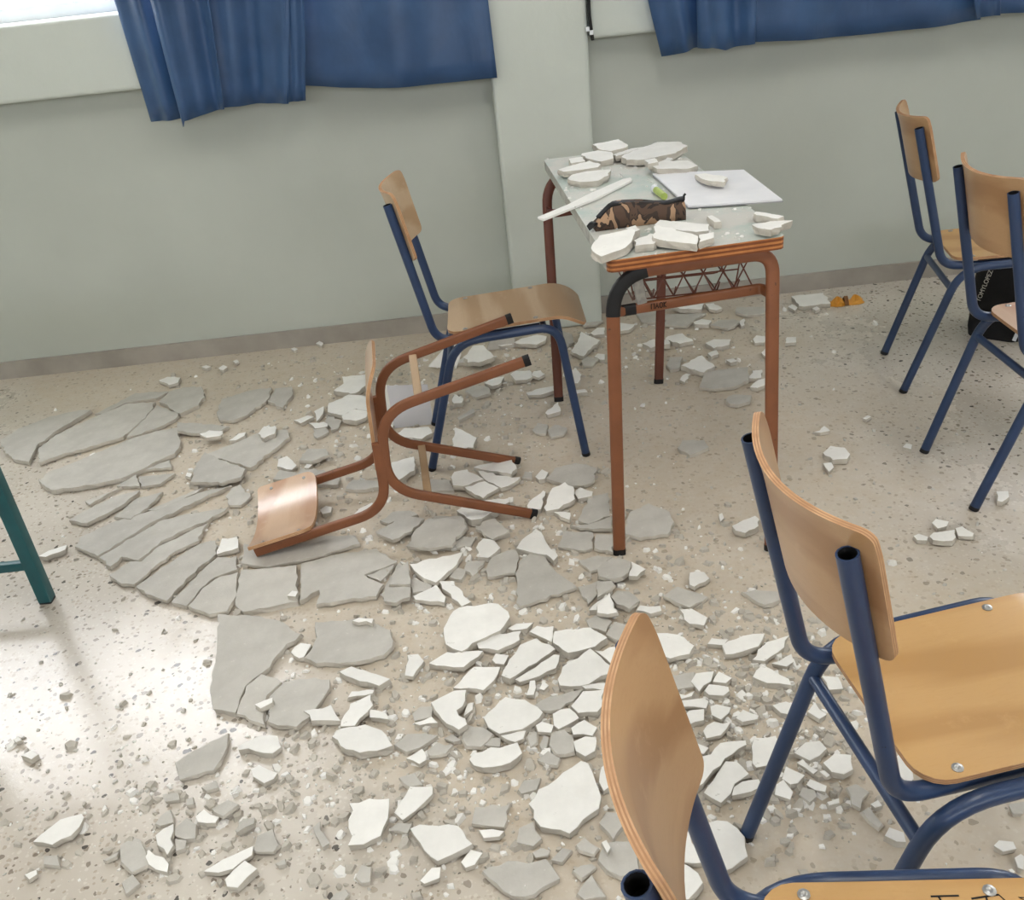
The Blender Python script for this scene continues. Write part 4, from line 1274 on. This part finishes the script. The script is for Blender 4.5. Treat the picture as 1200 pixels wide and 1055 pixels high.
mb = MB(); mb.sweep(fillet([(-.05,0,BH-.01),(-.05,0,BH+.05),(.05,0,BH+.05),(.05,0,BH-.01)],.03,5), rrect(.004,.010,.002,2)); mb.build('handle', M['bagcloth'], bag, 50)
fc_ = bpy.data.curves.new('bag_lettering','FONT'); fc_.body = 'TOMYLOPEZ'; fc_.size = .0205; fc_.extrude = .0006
tmp = bpy.data.objects.new('bag_lettering_curve', fc_); C.objects.link(tmp)
dg = bpy.context.evaluated_depsgraph_get(); me = bpy.data.meshes.new_from_object(tmp.evaluated_get(dg)); bpy.data.objects.remove(tmp)
lt = bpy.data.objects.new('lettering', me); me.materials.append(mottled('pale_print', srgb(190,188,180), srgb(205,203,196), 40, .7)); C.objects.link(lt); lt.parent = bag
_d = ray(1148.5,354); _n = Vector((math.sin(ang),-math.cos(ang),0)); _o = (B0+B1)/2
_p = CAM + _d*((_o-CAM).dot(_n)/_d.dot(_n)); _l = Matrix.Rotation(-ang,3,'Z') @ (_p-Vector(bag.location))
lt.matrix_local = Matrix.Translation((_l.x,-BD/2-.0012,_l.z)) @ Matrix.Rotation(math.radians(90),4,'X') @ Matrix.Rotation(math.radians(78),4,'Z')
# orange wrapper by the wall
w0 = at(991,356,0); r5 = random.Random(5); vs, fs = [], []
wr = tag(empty('orange_wrapper', w0), 'crumpled orange wrapper lying near the wall right of the desk', 'wrapper')
M['orange'] = mottled('orange_foil', srgb(206,140,44), srgb(222,160,66), 30, .45, .4, 60)
for nm, cx, lx, ly in (('wrapper_half',-.036,.036,.032),('wrapper_half',.034,.042,.026)):
    vs, fs = [], []; nu, nv = 10, 6
    for j in range(nv+1):
        for i in range(nu):
            t = 6.283*i/nu; q = j/nv; rr = math.sin(q*math.pi*.5)
            h = .024*(1-rr**1.6)*(1+.5*math.sin(i*2.1+j)); jj = 1+r5.uniform(-.12,.12)
            vs.append((cx+lx*rr*math.cos(t)*jj, ly*rr*math.sin(t)*jj, max(h,0)+.001))
    for j in range(nv):
        for i in range(nu): fs.append((j*nu+i,(j+1)*nu+i,(j+1)*nu+(i+1)%nu,j*nu+(i+1)%nu))
    fs.append(tuple(nv*nu+i for i in range(nu-1,-1,-1)))
    meshobj(nm, vs, fs, M['orange'], wr)
mb = MB(); mb.sweep([(-.004,-.026,.004),(-.002,0,.030),(0,.026,.004)], rrect(.003,.008,.002,2)); mb.build('twist', mottled('brown_print', srgb(110,70,30), srgb(130,86,40), 30, .5), wr, 50)
# grey slab leaning in the corner by the pillar, white slab leaning behind the chair
def leaning(px, Y0, label, mat, tilt=.25, th=.014):
    P = [aty(x,y,Y0) for x,y in px]; lo = min(p.z for p in P); c_ = sum(P,Vector())/len(P)
    vs = []
    base_y = Y0
    for off in (0,th):
        for p in P: vs.append(Vector((p.x-c_.x, (p.z-lo)*tilt+off, p.z-lo)))
    k = len(P); fs = [tuple(range(k)), tuple(k+i for i in range(k-1,-1,-1))]+[(i,k+i,k+(i+1)%k,(i+1)%k) for i in range(k)]
    o = meshobj('plaster_shard', vs, fs, [mat]); bm = bmesh.new(); bm.from_mesh(o.data); bmesh.ops.recalc_face_normals(bm, faces=bm.faces); bm.to_mesh(o.data); bm.free()
    o.location = (c_.x, Y0, 0.001); tag(o, label, 'rubble', 'plaster pieces leaning upright'); return o
leaning([(566,372),(600,368),(597,331),(588,331),(577,340)], 3.30, 'grey plaster slab propped in the corner left of the pillar', M['grey'], .3)
leaning([(497,398),(530,399),(536,385),(528,371),(520,376)], 3.16, 'white plaster slab propped behind the rear legs of the blue chair', M['white'], .5)

# crumbs on the desk top
r6 = random.Random(9); vs, fs = [], []
for _ in range(420):
    u, v_ = r6.random(), r6.random()
    p = (DC[0]*(1-u)+DC[1]*u)*(1-v_)+(DC[3]*(1-u)+DC[2]*u)*v_
    if noise.noise(Vector((p.x*7,p.y*7,3))) < -.05: continue
    q = .0012+.0055*r6.random()**3; b_ = len(vs); k_ = 5; a0 = r6.uniform(0,6)
    for (f_,z_) in ((1.05,0),(.75,q*.7)):
        for i in range(k_):
            t = a0+6.283*(i+r6.uniform(-.2,.2))/k_; vs.append((p.x+q*f_*math.cos(t),p.y+q*f_*math.sin(t)*.8,TZ+z_+.0002))
    for i in range(k_): fs.append((b_+i,b_+(i+1)%k_,b_+k_+(i+1)%k_,b_+k_+i))
    fs.append(tuple(b_+k_+i for i in range(k_)))
tag(meshobj('desk_crumbs', vs, fs, M['white']), 'fine plaster crumbs strewn over the desk top', 'rubble', kind='stuff')
